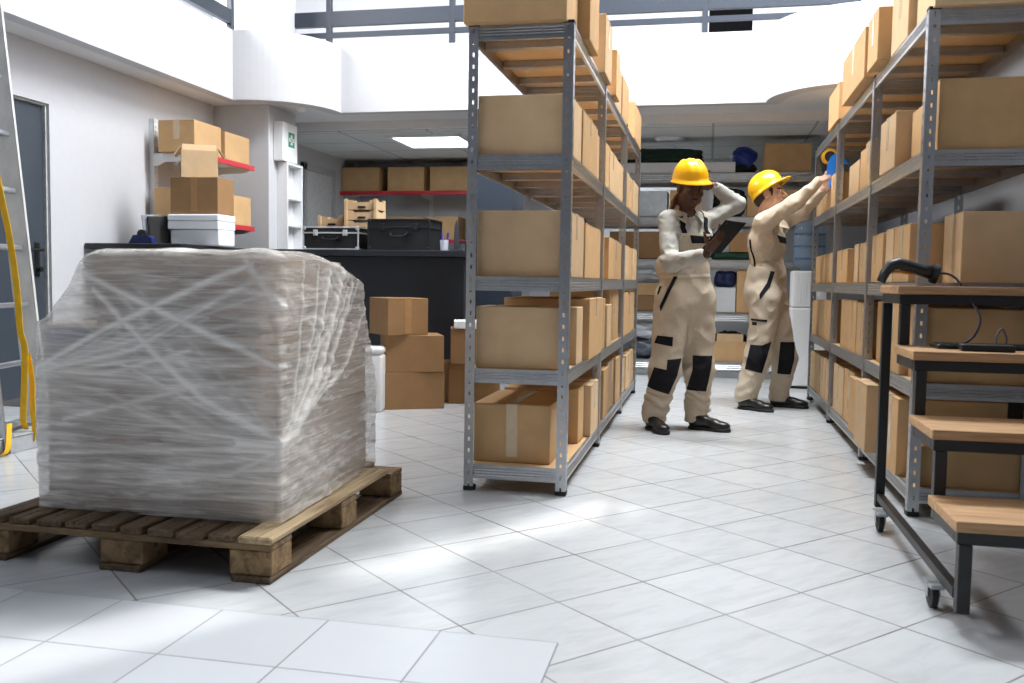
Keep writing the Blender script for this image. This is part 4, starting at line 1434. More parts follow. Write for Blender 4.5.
# ================================================================== ladder with yellow strap
t = thing('ladder', 'tall worn aluminium ladder leaning before the slate door', 'ladder', (-3.612, 4.40, 0))
lean = math.atan2(.205, 1.83)
rung_dir = Vector((.115, -.45, 0)).normalized()
side = Vector((rung_dir.y, -rung_dir.x, 0))      # horizontal, across the ladder
if side.x > 0: side = -side
upv = (Vector((0, 0, 1)) * math.cos(lean) + Vector((-1, 0, 0)) * math.sin(lean)).normalized()
Lr = .46
fwd = rung_dir.cross(upv).normalized()
Rm = Matrix((rung_dir, fwd, upv)).transposed()
H_ = 3.0
zst = .5 * H_
for s_ in (0, 1):
    c = rung_dir * Lr * s_ + upv * (H_ / 2 + .03)
    b = B()
    b.obox(c, (.004, .115, H_), Rm)
    for e in (-1, 1):
        b.obox(c + fwd * e * .0555 + rung_dir * (.011 if s_ else -.011), (.026, .004, H_), Rm)
    b.build('stringer', ALUW if s_ == 0 else ALU, t)
    b = B()
    b.obox(rung_dir * Lr * s_ + upv * .035, (.034, .125, .07), Rm, .006)
    b.build('rubber_foot', RUBBER, t)
for k in range(9):
    c = rung_dir * Lr / 2 + upv * (.13 + k * .312)
    B().obox(c, (Lr - .005, .055, .026), Rm, .004).build('rung', ALU, t)
t = thing('ratchet_strap', 'yellow strap hanging looped over the ladder rungs', 'strap', (-3.52, 4.18, 0))


def ribbon(pts, w, th, wdir):
    b = B()
    P = [Vector(p) for p in pts]
    wd = Vector(wdir).normalized()
    rings = []
    for i, p in enumerate(P):
        tt = (P[min(i + 1, len(P) - 1)] - P[max(i - 1, 0)]).normalized()
        nn = tt.cross(wd)
        if nn.length < 1e-4: nn = Vector((0, 0, 1))
        nn.normalize()
        rings.append([b.bm.verts.new(p + wd * w / 2 * a + nn * th / 2 * c) for a, c in ((-1, -1), (1, -1), (1, 1), (-1, 1))])
    for a, c in zip(rings, rings[1:]):
        for j in range(4):
            b.bm.faces.new((a[j], a[(j + 1) % 4], c[(j + 1) % 4], c[j]))
    b.bm.faces.new(rings[0])
    b.bm.faces.new(rings[-1])
    return b


sp = lambda px, z, y=0: (px, y, z)
b = ribbon(spline([(-.13, -.06, 1.60), (-.06, -.06, 1.28), (-.02, -.06, 1.09), (.016, -.06, .834), (.03, -.06, .627), (.056, -.06, .523), (.046, -.06, .314), (.03, -.05, .156), (.02, -.02, .10)], 5), .036, .003, (1, .1, 0))
b.build('strap_webbing', YELLOW, t)
b = ribbon(spline([(.05, -.03, .50), (.07, -.03, .364), (.071, -.03, .20), (.072, -.02, .10), (.05, -.02, .030), (.0, -.02, .012), (-.03, -.02, .010)], 5), .028, .003, (1, .1, .1))
b.build('strap_webbing', YELLOW, t)
b = ribbon(spline([(.075, -.20, .16), (.10, -.24, .05), (.09, -.26, .012), (.05, -.27, .010), (-.02, -.28, .010)], 5), .028, .003, (.3, 1, 0))
b.build('strap_webbing', YELLOW, t)

# ================================================================== tape gun held by the man
t = thing('tape_gun', 'blue packing tape gun with yellow-brown tape held by the man', 'tape gun', (.797, 6.76, 1.70))
RX_ = Matrix.Rotation(PI / 2, 3, 'X')
B().lathe([(.036, -.024), (.053, -.024), (.053, .024), (.036, .024), (.036, -.024)], (.0, 0, .115), 28, RX_).build('tape_roll', mottled('amber_tape', srgb(206, 150, 40), .3), t, smooth='auto')
B().lathe([(0, -.026), (.036, -.026), (.036, .026), (0, .026)], (.0, 0, .115), 20, RX_).build('hub', RUBBER, t, smooth='auto')
b = B()
b.prism([(-.012, -.01), (.052, -.01), (.066, .05), (.10, .06), (.112, .085), (.085, .095), (.062, .125), (.03, .132), (.004, .112), (-.012, .07)], 'y', -.031, -.027)
b.prism([(-.012, -.01), (.052, -.01), (.066, .05), (.10, .06), (.112, .085), (.085, .095), (.062, .125), (.03, .132), (.004, .112), (-.012, .07)], 'y', .027, .031)
b.box(-.008, .055, -.03, .03, .0, .055, .004)
b.build('frame', BRBLUE, t)
B().tube([(.030, 0, -.004), (.020, 0, -.05), (.012, 0, -.095)], [.017, .018, .016], 14).build('grip', BRBLUE, t, smooth='auto')
B().box(.095, .125, -.03, .03, .066, .082, .002).build('cutter', BRBLUE, t)
# ================================================================== people : smooth solid fields turned into one surface
def _hash(ix, iy, iz, seed):
    h = (ix * 374761393 + iy * 668265263 + iz * 2147483647 + seed * 1274126177) & 0xffffffff
    h = ((h ^ (h >> 13)) * 1274126177) & 0xffffffff
    return ((h ^ (h >> 16)) & 0xffff).astype(np.float32) / 32768.0 - 1


def vnoise(x, y, z, seed=0):
    x, y, z = np.broadcast_arrays(x, y, z)
    xi, yi, zi = np.floor(x).astype(np.int64), np.floor(y).astype(np.int64), np.floor(z).astype(np.int64)
    fx, fy, fz = (x - xi), (y - yi), (z - zi)
    fx, fy, fz = [f * f * (3 - 2 * f) for f in (fx, fy, fz)]
    r = 0
    for dx in (0, 1):
        for dy in (0, 1):
            for dz in (0, 1):
                w = (fx if dx else 1 - fx) * (fy if dy else 1 - fy) * (fz if dz else 1 - fz)
                r = r + w * _hash(xi + dx, yi + dy, zi + dz, seed)
    return r


class Field:
    FAR = .06

    def __init__(s, lo, hi, vox):
        s.lo = np.array(lo, float)
        s.vox = vox
        s.n = np.ceil((np.array(hi) - s.lo) / vox).astype(int) + 1
        s.F = np.full(s.n, s.FAR, np.float32)
        s.ax = [(s.lo[i] + np.arange(s.n[i]) * vox).astype(np.float32) for i in range(3)]

    def _win(s, lo, hi):
        a = np.clip(np.floor((np.array(lo) - s.lo) / s.vox).astype(int), 0, s.n)
        b = np.clip(np.ceil((np.array(hi) - s.lo) / s.vox).astype(int) + 1, 0, s.n)
        sl = tuple(slice(a[i], b[i]) for i in range(3))
        g = np.meshgrid(*[s.ax[i][sl[i]] for i in range(3)], indexing='ij', sparse=True)
        return sl, g

    def _mix(s, sl, d, k, op):
        A = s.F[sl]
        d = np.minimum(d, s.FAR)
        if op == 'sub':
            d = -d
            h = np.clip(.5 - .5 * (d * -1 + A) / k, 0, 1) if k else None
            # smooth max(A, d)
            h = np.clip(.5 + .5 * (A - d) / k, 0, 1)
            s.F[sl] = d * (1 - h) + A * h + k * h * (1 - h)
        else:
            h = np.clip(.5 + .5 * (A - d) / k, 0, 1)
            s.F[sl] = A * (1 - h) + d * h - k * h * (1 - h)

    def cone(s, a, b, ra, rb, k=.02, op='add'):
        a, b = np.array(a, float), np.array(b, float)
        m = max(ra, rb) + s.FAR
        sl, (X, Y, Z) = s._win(np.minimum(a, b) - m, np.maximum(a, b) + m)
        d = b - a
        L = (d @ d) + 1e-9
        t = np.clip(((X - a[0]) * d[0] + (Y - a[1]) * d[1] + (Z - a[2]) * d[2]) / L, 0, 1)
        q = np.sqrt((X - a[0] - t * d[0]) ** 2 + (Y - a[1] - t * d[1]) ** 2 + (Z - a[2] - t * d[2]) ** 2) - (ra + (rb - ra) * t)
        s._mix(sl, q, k, op)
        return s

    def ell(s, c, r, R=None, k=.02, op='add'):
        c = np.array(c, float)
        m = max(r) + s.FAR
        sl, (X, Y, Z) = s._win(c - m, c + m)
        R = np.array(R if R is not None else np.eye(3), float)
        x, y, z = X - c[0], Y - c[1], Z - c[2]
        u = x * R[0][0] + y * R[1][0] + z * R[2][0]
        v = x * R[0][1] + y * R[1][1] + z * R[2][1]
        w = x * R[0][2] + y * R[1][2] + z * R[2][2]
        k0 = np.sqrt((u / r[0]) ** 2 + (v / r[1]) ** 2 + (w / r[2]) ** 2) + 1e-6
        k1 = np.sqrt((u / r[0] ** 2) ** 2 + (v / r[1] ** 2) ** 2 + (w / r[2] ** 2) ** 2) + 1e-6
        s._mix(sl, k0 * (k0 - 1) / k1, k, op)
        return s

    def box(s, c, hs, R, rnd=.01, k=.01, op='add'):
        c = np.array(c, float)
        m = float(np.linalg.norm(hs)) + s.FAR
        sl, (X, Y, Z) = s._win(c - m, c + m)
        R = np.array(R, float)
        x, y, z = X - c[0], Y - c[1], Z - c[2]
        q = [np.abs(x * R[0][i] + y * R[1][i] + z * R[2][i]) - hs[i] + rnd for i in range(3)]
        d = np.sqrt(sum(np.maximum(e, 0) ** 2 for e in q)) + np.minimum(np.maximum(np.maximum(q[0], q[1]), q[2]), 0) - rnd
        s._mix(sl, d, k, op)
        return s

    def grid(s):
        return np.meshgrid(*s.ax, indexing='ij', sparse=True)

    def mesh(s, name, mats, parent, o, matfn=None):
        """naive surface nets; o is subtracted (the root's location)"""
        F = s.F
        neg = F < 0
        nx, ny, nz = F.shape
        occ = np.zeros((nx - 1, ny - 1, nz - 1), np.uint8)
        for dx in (0, 1):
            for dy in (0, 1):
                for dz in (0, 1):
                    occ += neg[dx:nx - 1 + dx, dy:ny - 1 + dy, dz:nz - 1 + dz]
        cells = np.argwhere((occ > 0) & (occ < 8))
        idx = np.full(occ.shape, -1, np.int32)
        idx[tuple(cells.T)] = np.arange(len(cells))
        acc = np.zeros((len(cells), 3))
        cnt = np.zeros(len(cells))
        ci, cj, ck = cells.T
        for axis in range(3):
            o1, o2 = [a for a in range(3) if a != axis]
            for u in (0, 1):
                for v in (0, 1):
                    p = [ci.copy(), cj.copy(), ck.copy()]
                    p[o1] = p[o1] + u
                    p[o2] = p[o2] + v
                    q = [a.copy() for a in p]
                    q[axis] = q[axis] + 1
                    fa, fb = F[tuple(p)], F[tuple(q)]
                    m = (fa < 0) != (fb < 0)
                    t = np.where(m, fa / np.where(m, fa - fb, 1), 0)
                    off_ = np.zeros((len(cells), 3))
                    off_[:, o1] = u
                    off_[:, o2] = v
                    off_[:, axis] = t
                    acc += off_ * m[:, None]
                    cnt += m
        V = (cells + acc / cnt[:, None]) * s.vox + s.lo
        quads = []
        for axis in range(3):
            o1, o2 = [a for a in range(3) if a != axis]
            a = [slice(None)] * 3
            b = [slice(None)] * 3
            a[axis] = slice(0, F.shape[axis] - 1)
            b[axis] = slice(1, F.shape[axis])
            ch = neg[tuple(a)] != neg[tuple(b)]
            e = np.argwhere(ch)
            e = e[(e[:, o1] > 0) & (e[:, o2] > 0) & (e[:, o1] < F.shape[o1] - 1) & (e[:, o2] < F.shape[o2] - 1)]
            ins = neg[tuple(e.T)]
            def I(du, dv):
                q = e.copy()
                q[:, o1] -= du
                q[:, o2] -= dv
                return idx[tuple(q.T)]
            Q = np.stack([I(0, 0), I(1, 0), I(1, 1), I(0, 1)], 1)
            flip = ins if axis != 1 else ~ins
            Q[flip] = Q[flip][:, ::-1]
            quads.append(Q[:, ::-1])
        Q = np.concatenate(quads)
        me = bpy.data.meshes.new(name)
        V = V - np.array(o)
        me.vertices.add(len(V))
        me.vertices.foreach_set('co', V.astype(np.float32).ravel())
        me.loops.add(len(Q) * 4)
        me.loops.foreach_set('vertex_index', Q.astype(np.int32).ravel())
        me.polygons.add(len(Q))
        me.polygons.foreach_set('loop_start', np.arange(0, len(Q) * 4, 4, dtype=np.int32))
        me.polygons.foreach_set('loop_total', np.full(len(Q), 4, np.int32))
        for m in (mats if isinstance(mats, (list, tuple)) else [mats]):
            me.materials.append(m)
        if matfn is not None:
            cen = V[Q].mean(1) + np.array(o)
            me.polygons.foreach_set('material_index', matfn(cen).astype(np.int32))
        me.polygons.foreach_set('use_smooth', np.ones(len(Q), bool))
        me.update(calc_edges=True)
        me.validate()
        ob = bpy.data.objects.new(name, me)
        C.objects.link(ob)
        if parent is not None:
            ob.parent = parent
        else:
            ob.location = o
        return ob


def basis(f, pitch=0, roll=0):
    """columns: right-hand side, forward, up"""
    f = Vector((f[0], f[1], 0)).normalized()
    side = Vector((f.y, -f.x, 0))
    R = Matrix((side, f, (0, 0, 1))).transposed()
    return R @ Matrix.Rotation(pitch, 3, 'X') @ Matrix.Rotation(roll, 3, 'Y')


def head(F, c, R, s=1.0, jaw=1.0, nose=1.0):
    P = lambda x, y, z: Vector(c) + R @ (Vector((x, y, z)) * s)
    E = lambda x, y, z, a, b, d, k=.012, op='add': F.ell(P(x, y, z), (a * s, b * s, d * s), R, k, op)
    E(0, -.012, .032, .075, .094, .086)
    E(0, .028, -.04, .059 * jaw, .062, .076, .03)
    E(0, .064, -.098, .024 * jaw, .022, .017, .02)
    for q in (-1, 1):
        E(q * .048, .02, -.07, .018 * jaw, .035, .03, .025)
        E(q * .040, .066, -.022, .022, .02, .02, .02)
    E(0, .078, .030, .054, .018, .013, .014)
    for q in (-1, 1):
        E(q * .031, .094, .008, .017, .012, .011, .010, 'sub')
    F.cone(P(0, .088, .018), P(0, .110 * nose, -.024), .0075 * s, .0125 * s, .010)
    for q in (-1, 1):
        E(q * .011, .097, -.029, .009, .010, .0075, .006)
        E(q * .031, .083, .007, .013, .012, .012, .002)
    E(0, .090, -.0545, .025, .011, .0060, .004)
    E(0, .089, -.0655, .021, .010, .0065, .004)
    E(0, .1005, -.060, .022, .006, .0018, .003, 'sub')
    for q in (-1, 1):
        E(q * .077, -.004, -.002, .011, .021, .033, .006)
        E(q * .084, .002, -.002, .006, .011, .020, .005, 'sub')
    return P


def face_mats(P, R, c, s, lid=1.0):
    Ri = np.array(R.inverted())
    c = np.array(c)

    def fn(cen):
        q = (cen - c) @ Ri.T / s
        x, y, z = q.T
        m = np.zeros(len(q), int)
        lip = (np.abs(x) < .025) & (y > .086) & (z > -.072) & (z < -.048) & (np.abs(x) / .027 + np.abs(z + .060) / .016 < 1.1)
        m[lip] = 1
        eye = (np.abs(np.abs(x) - .031) < .0125) & (np.abs(z - .006 + (1 - lid) * .004) < .0055 * lid) & (y > .08)
        m[eye] = 2 if lid > .9 else 3
        iris = eye & (np.abs(np.abs(x) - .031) < .0055)
        m[iris] = 3
        brow = (np.abs(np.abs(x) - .033) < .019) & (np.abs(z - .029 + .25 * np.maximum(0, np.abs(x) - .036)) < .0042) & (y > .07)
        m[brow] = 3
        return m
    return fn


def hand(F, w, d, n, sd, curls, thumb_curl=.5, spread=.06, s=1.0):
    """w wrist, d towards the knuckles, n palm side, sd thumb side"""
    w, d, n = Vector(w), Vector(d).normalized(), Vector(n)
    n = (n - d * n.dot(d)).normalized()
    sd = Vector(sd)
    sd = (sd - d * sd.dot(d) - n * sd.dot(n)).normalized()
    Rp = Matrix((sd, d, n)).transposed()
    F.box(w + d * .052 * s, (.038 * s, .046 * s, .013 * s), Rp, .011 * s, .012)
    F.ell(w + d * .03 * s + sd * .022 * s + n * .008 * s, (.017 * s, .028 * s, .015 * s), Rp, .012)
    L = [(.043, .026, .021), (.047, .030, .022), (.044, .027, .021), (.035, .021, .019)]
    for i in range(4):
        o = (.030 - i * .020) * s
        p = w + d * (.094 - .004 * abs(i - 1.2)) * s + sd * o
        dr = (d + sd * spread * (1.5 - i)).normalized()
        ang = 0
        r = .0088 * s * (1 if i < 3 else .88)
        for j in range(3):
            ang += curls[i][j] if isinstance(curls[i], (list, tuple)) else curls[i] * (.7, 1, .7)[j]
            dd = (dr * math.cos(ang) + n * math.sin(ang)).normalized()
            q = p + dd * L[i][j] * s
            F.cone(p, q, r, r * .93, .004)
            p = q
            r *= .93
    p = w + d * .030 * s + sd * .030 * s + n * .006 * s
    dd = (sd * .75 + d * .55 + n * .25).normalized()
    for j, (l, r) in enumerate(((.038, .0115), (.032, .0098), (.025, .0088))):
        q = p + dd * l * s
        F.cone(p, q, r * s, r * .92 * s, .005)
        p = q
        dd = (dd + (n * .6 + d * .45 - sd * .25) * thumb_curl).normalized()


def skinmat(name, col, lip, white=True):
    m = M(name, col, .48, 0, .4)
    f = m.noise(m.coord((1, 1, 1)), 22, 4)
    m.l(m.ramp(f, [(.3, mul(col, .90)), (.7, mul(col, 1.08))]), m.b.inputs['Base Color'])
    m.b.inputs['Subsurface Weight'].default_value = .06
    m.b.inputs['Subsurface Radius'].default_value = (.01, .004, .002)
    lm = mottled(name + '_lips', lip, .4, amt=.05)
    return [m.m, lm, EYEW, EYED]


EYEW = mottled('eye_white', srgb(206, 200, 194), .25, amt=.02)
EYED = mottled('dark_iris', srgb(30, 22, 18), .25, amt=.05)


def cloth_mat(name, col, amt=.05):
    m = M(name, col, .88, 0, .15)
    v = m.coord((1, 1, 1))
    f = m.noise(v, 60, 3)
    m.l(m.ramp(f, [(.3, mul(col, 1 - amt)), (.7, mul(col, 1 + amt))]), m.b.inputs['Base Color'])
    w = m.noise(v, 420, 2)
    m.bump(w, .12, .001)
    return m.m


BEIGE = cloth_mat('beige_work_cloth', srgb(190, 178, 160))
BEIGE2 = cloth_mat('beige_waistband', srgb(204, 194, 178))
OFFW = cloth_mat('off_white_shirt', srgb(172, 172, 166), .03)
SAND = cloth_mat('sand_sweater', srgb(206, 190, 168))
BLKC = cloth_mat('black_work_cloth', srgb(30, 30, 34), .12)
HAIRD = mottled('dark_brown_hair', srgb(50, 36, 30), .6, amt=.3, scale=(40, 40, 4))
BRAID = mottled('reddish_brown_braids', srgb(112, 74, 54), .65, amt=.35, scale=(30, 30, 30))


def patch(src, poly, nm, mat, parent, y_lim=None, offs=.0035, ny=.35):
    """black cloth sewn on: the part of the garment inside a convex outline seen from the front, lifted and thickened"""
    bm = bmesh.new()
    bm.from_mesh(src.data)
    c = sum((Vector((p[0], p[1])) for p in poly), Vector((0, 0))) / len(poly)
    xs, zs = [p[0] for p in poly], [p[1] for p in poly]
    bad = [f for f in bm.faces if not (min(xs) - .02 < f.calc_center_median().x < max(xs) + .02 and min(zs) - .02 < f.calc_center_median().z < max(zs) + .02) or f.normal.y > ny or (y_lim is not None and not (y_lim[0] < f.calc_center_median().y < y_lim[1]))]
    bmesh.ops.delete(bm, geom=bad, context='FACES')
    for i in range(len(poly)):
        a, b = Vector(poly[i]), Vector(poly[(i + 1) % len(poly)])
        e = b - a
        n = Vector((e.y, -e.x))
        if n.dot(c - a) > 0: n = -n
        bmesh.ops.bisect_plane(bm, geom=bm.verts[:] + bm.edges[:] + bm.faces[:], plane_co=(a.x, 0, a.y), plane_no=(n.x, 0, n.y), clear_outer=True)
    if not bm.faces:
        bm.free()
        return None
    # keep the largest piece only
    left, best = set(bm.faces), []
    while left:
        st = [left.pop()]
        isl = list(st)
        while st:
            f = st.pop()
            for e in f.edges:
                for g in e.link_faces:
                    if g in left:
                        left.remove(g)
                        st.append(g)
                        isl.append(g)
        if len(isl) > len(best):
            best = isl
    drop = set(bm.faces) - set(best)
    bmesh.ops.delete(bm, geom=list(drop), context='FACES')
    bm.normal_update()
    for v in bm.verts:
        v.co += v.normal * offs
    me = bpy.data.meshes.new(nm)
    bm.to_mesh(me)
    bm.free()
    me.materials.append(mat)
    me.polygons.foreach_set('use_smooth', [True] * len(me.polygons))
    o = bpy.data.objects.new(nm, me)
    C.objects.link(o)
    o.parent = parent
    md = o.modifiers.new('thick', 'SOLIDIFY')
    md.thickness = .003
    md.offset = -1
    return o


def shoe(o, heel, dirv, parent, s=1.0, height=.10):
    d = Vector((dirv[0], dirv[1], 0)).normalized()
    sd = Vector((d.y, -d.x, 0))
    R = Matrix((sd, d, (0, 0, 1))).transposed()
    h = Vector((heel[0], heel[1], 0))
    lo = np.minimum(np.array(h + d * -.10), np.array(h + d * .35)) - .12
    hi = np.maximum(np.array(h + d * -.10), np.array(h + d * .35)) + .12
    lo[2], hi[2] = -.03, .20
    F = Field(lo, hi, .004)
    P = lambda y, z, x=0: h + d * y * s + sd * x * s + Vector((0, 0, z))
    F.ell(P(.045, .05), (.037 * s, .05 * s, .05), R, .02)
    F.cone(P(.05, .05), P(.055, height), .036 * s, .042 * s, .02)
    F.cone(P(.07, .060), P(.16, .045), .036 * s, .034 * s, .03)
    F.ell(P(.205, .034), (.045 * s, .065 * s, .032), R, .03)
    # flat sole
    X, Y, Z = F.grid()
    F.F = np.maximum(F.F, .018 - Z)
    ob = F.mesh('shoe', SHOE, parent, o)
    F = Field(lo, hi, .004)
    F.ell(P(.05, .01), (.042 * s, .055 * s, .05), R, .03)
    F.ell(P(.125, .01), (.034 * s, .09 * s, .05), R, .03)
    F.ell(P(.20, .01), (.050 * s, .075 * s, .05), R, .03)
    F.F = np.maximum(np.maximum(F.F, Z - .021), .0015 - Z)
    F.mesh('sole', RUBBER, ob, o)
    return ob


# ------------------------------------------------------------------ the woman with the tablet
o = (-.13, 5.86, 0)
f2, l2 = Vector((.5, -.866, 0)), Vector((.866, .5, 0))
C0 = Vector((-.135, 5.87, 0))
T = lambda l, f, z: C0 + l2 * l + f2 * f + Vector((0, 0, z))
Hc = Vector((-.125, 5.83, 1.513))
Rh = basis((.38, -.92), -.34, .04)
shR, elR, wrR = Vector((-.262, 5.79, 1.315)), Vector((-.232, 5.655, 1.045)), Vector((-.020, 5.515, 1.092))
shL, elL, wrL = Vector((.010, 5.955, 1.325)), Vector((.158, 6.03, 1.432)), Vector((.012, 5.95, 1.535))
hipR, knR, anR = Vector((-.215, 5.83, .83)), Vector((-.252, 5.79, .43)), Vector((-.315, 5.81, .10))
hipL, knL, anL = Vector((-.045, 5.92, .83)), Vector((-.042, 5.90, .43)), Vector((-.060, 5.92, .10))
F = Field((-.46, 5.36, .02), (.36, 6.2, 1.72), .004)
head(F, Hc, Rh, .98, .95)
F.cone(Hc + Vector((-.02, .02, -.06)), T(-.015, -.02, 1.32), .050, .054, .03)
F.ell(T(0, 0, 1.2), (.15, .09, .17), basis(f2), .04)
F.ell(T(0, 0, .95), (.13, .09, .17), basis(f2), .05)
for a, e, w in ((shR, elR, wrR), (shL, elL, wrL)):
    F.cone(a, e, .046, .037, .03)
    F.cone(e, w, .036, .025, .02)
for h_, k_, a_ in ((hipR, knR, anR), (hipL, knL, anL)):
    F.cone(h_, k_, .075, .052, .04)
    F.cone(k_, a_, .050, .035, .03)
    F.cone(a_, a_ + Vector((.045, -.05, -.05)), .033, .022, .02)
ea, eb = Vector((.56, -.45, .70)).normalized(), Vector((.70, .71, .02)).normalized()
nb = ea.cross(eb).normalized()
if nb.y > 0: nb = -nb
eb = (eb - ea * eb.dot(ea)).normalized()
tc = Vector((.075, 5.53, 1.195))
hand(F, wrR + Vector((.012, -.006, .018)), Vector((.052, -.02, .07)), -nb, Vector((-.55, 0, .75)), [(.05, .30, .3), (.05, .25, .25), (.08, .25, .25), (.12, .3, .3)], .15, .10, .98)
hand(F, wrL + Vector((-.01, -.005, .004)), Vector((-.8, -.1, .18)), Vector((-.1, -.9, .2)), Vector((-.1, .1, 1)), [.35, .35, .4, .4], .4)
SKW = skinmat('dark_brown_skin', srgb(80, 51, 39), srgb(92, 54, 46))
woman = F.mesh('person', SKW, None, o, face_mats(None, Rh, Hc, .98, .45))
tag(woman, 'person in yellow helmet and beige overalls over a white shirt, reading a black tablet', 'person')
# shirt
F = Field((-.46, 5.40, .84), (.36, 6.2, 1.64), .0045)
F.ell(T(0, 0, 1.20), (.172, .108, .17), basis(f2), .04)
F.ell(T(.06, .055, 1.19), (.075, .06, .06), basis(f2), .04)
F.ell(T(-.06, .055, 1.19), (.075, .06, .06), basis(f2), .04)
F.ell(T(0, -.005, 1.0), (.145, .105, .17), basis(f2), .05)
F.cone(T(-.10, 0, 1.315), T(.10, 0, 1.32), .055, .055, .04)
F.cone(shR, elR, .062, .055, .035)
F.cone(elR, wrR, .056, .040, .03)
F.cone(shL, elL, .060, .054, .035)
F.cone(elL, wrL, .055, .040, .03)
F.cone(T(-.01, -.01, 1.32), T(-.02, -.01, 1.372), .072, .064, .02)
X, Y, Z = F.grid()
N1 = vnoise(X * 22, Y * 22, Z * 30, 3) * .6 + 1.25 * np.abs(vnoise(X * 13 + Z * 18, Y * 15, Z * 16 - X * 20, 5))
F.F += (N1 * .0065).astype(np.float32)
F.cone(T(-.015, .015, 1.30), T(-.022, .01, 1.46), .055, .057, .006, 'sub')
F.cone(wrR, wrR + (wrR - elR).normalized() * .06, .033, .036, .006, 'sub')
F.cone(wrL, wrL + (wrL - elL).normalized() * .06, .034, .036, .006, 'sub')
shirt = F.mesh('shirt', OFFW, woman, o)
# collar flaps
b = B()
for q in (-1, 1):
    P_ = [T(-.02 + q * .068, -.04, 1.385), T(-.02 + q * .030, .075, 1.345), T(-.02 + q * .058, .118, 1.285), T(-.02 + q * .105, .045, 1.330)]
    vs = [b.bm.verts.new(p - Vector(o)) for p in P_]
    vs2 = [b.bm.verts.new(p - Vector(o) + Vector((0, 0, .007))) for p in P_]
    b.bm.faces.new(vs); b.bm.faces.new(vs2)
    for i in range(4):
        b.bm.faces.new((vs[i], vs[(i + 1) % 4], vs2[(i + 1) % 4], vs2[i]))
b.build('collar', OFFW, woman)


def overalls(lo, hi, legs, torso, bib, T, fb, seed, parent, o, cuff=.10, back_z=1.06):
    F = Field(lo, hi, .0045)
    torso(F)
    for h_, k_, a_, r0, r1, r2 in legs:
        F.cone(h_, k_, r0, r1, .05)
        F.cone(k_, a_, r1, r2, .05)
    X, Y, Z = F.grid()
    low = np.clip((.34 - Z) / .24, 0, 1)
    bunch = np.sin(Z * 88 + 6.5 * vnoise(X * 8, Y * 8, Z * 6, seed)) * cuff * (.65 + .6 * vnoise(X * 6, Y * 6, Z * 9, seed + 8))
    N = vnoise(X * 7 + Z * 3, Y * 7, Z * 6, seed + 1) * .9 + vnoise(X * 16 + Z * 9, Y * 16, Z * 13 - X * 9, seed + 2) * .5
    N2 = np.abs(vnoise(X * 11 + Z * 8, Y * 11, Z * 11 - X * 10, seed + 5))
    F.F += (N * .0055 * (1 - low * .4) + N2 * .010 + bunch * low * .085).astype(np.float32)
    # cut the cuffs flat and hollow
    for h_, k_, a_, r0, r1, r2 in legs:
        pass
    F.F = np.maximum(F.F, (.046 - Z) * np.ones_like(F.F))
    # above the waist only the bib and the lower back remain
    px, py = X - C0_[0], Y - C0_[1]
    u = px * lb_[0] + py * lb_[1]
    v = px * fb[0] + py * fb[1]
    bz = bib['z']
    bibd = np.maximum(np.maximum(np.abs(u + 0 * Z) - bib['w'] - .045 * np.clip((bz - Z) / .2, 0, 1), Z - bz + 0 * u), .01 - v + 0 * Z)
    backd = Z - back_z - .22 * np.clip(-v, 0, .2) + 0 * u
    keep = np.minimum(bibd, backd)
    F.F = np.maximum(F.F, keep.astype(np.float32))
    return F.mesh('overalls', BEIGE, parent, o)


C0_, lb_ = C0, l2


def w_torso(F):
    F.ell(T(0, 0, 1.20), (.176, .119, .165), basis(f2), .03)
    F.ell(T(.06, .062, 1.19), (.075, .06, .07), basis(f2), .04)
    F.ell(T(-.06, .062, 1.19), (.075, .06, .07), basis(f2), .04)
    F.ell(T(0, -.015, .99), (.165, .118, .16), basis(f2), .05)
    F.ell(T(0, -.02, .84), (.182, .138, .16), basis(f2), .06)
    F.ell(T(-.12, -.075, 1.03), (.05, .05, .08), basis(f2), .05)


ov = overalls((-.48, 5.58, .03), (.20, 6.16, 1.26),
              [(hipR + Vector((.0, 0, -.02)), knR + Vector((.0, 0, -.05)), anR + Vector((0, 0, -.03)), .118, .098, .080), (hipL + Vector((-.01, 0, -.02)), knL + Vector((0, 0, -.05)), anL + Vector((.012, 0, -.03)), .112, .092, .076)],
              w_torso, dict(w=.100, z=1.228), T, f2, 11, woman, o, .16, 1.075)
ox, oz = o[0], 0
loc_ = lambda poly: [(x - o[0], z) for x, z in poly]
patch(ov, loc_([(-.211, .964), (-.187, .964), (-.283, .749), (-.290, .779)]), 'pocket_trim', BLKC, woman)
patch(ov, loc_([(-.297, .901), (-.282, .901), (-.302, .849), (-.308, .856)]), 'pocket_trim', BLKC, woman)
patch(ov, loc_([(-.299, .599), (-.204, .592), (-.207, .533), (-.316, .552)]), 'cargo_flap', BLKC, woman)
patch(ov, loc_([(-.312, .403), (-.235, .39), (-.173, .358), (-.223, .235), (-.355, .276)]), 'knee_pad', BLKC, woman)
patch(ov, loc_([(-.234, .452), (-.153, .459), (-.176, .35), (-.238, .383)]), 'knee_pad_tab', BLKC, woman)
patch(ov, loc_([(-.083, .475), (.034, .474), (.029, .393), (-.081, .389)]), 'knee_pad', BLKC, woman)
patch(ov, loc_([(-.081, .391), (.029, .395), (.003, .248), (-.114, .256)]), 'knee_pad', BLKC, woman)
patch(ov, loc_([(-.30, .968), (.08, .985), (.08, .967), (-.30, .950)]), 'waistband', BEIGE2, woman, offs=.002)
patch(ov, loc_([(-.119, 1.216), (-.011, 1.211), (-.004, 1.17), (-.108, 1.168)]), 'bib_pocket', BLKC, woman)


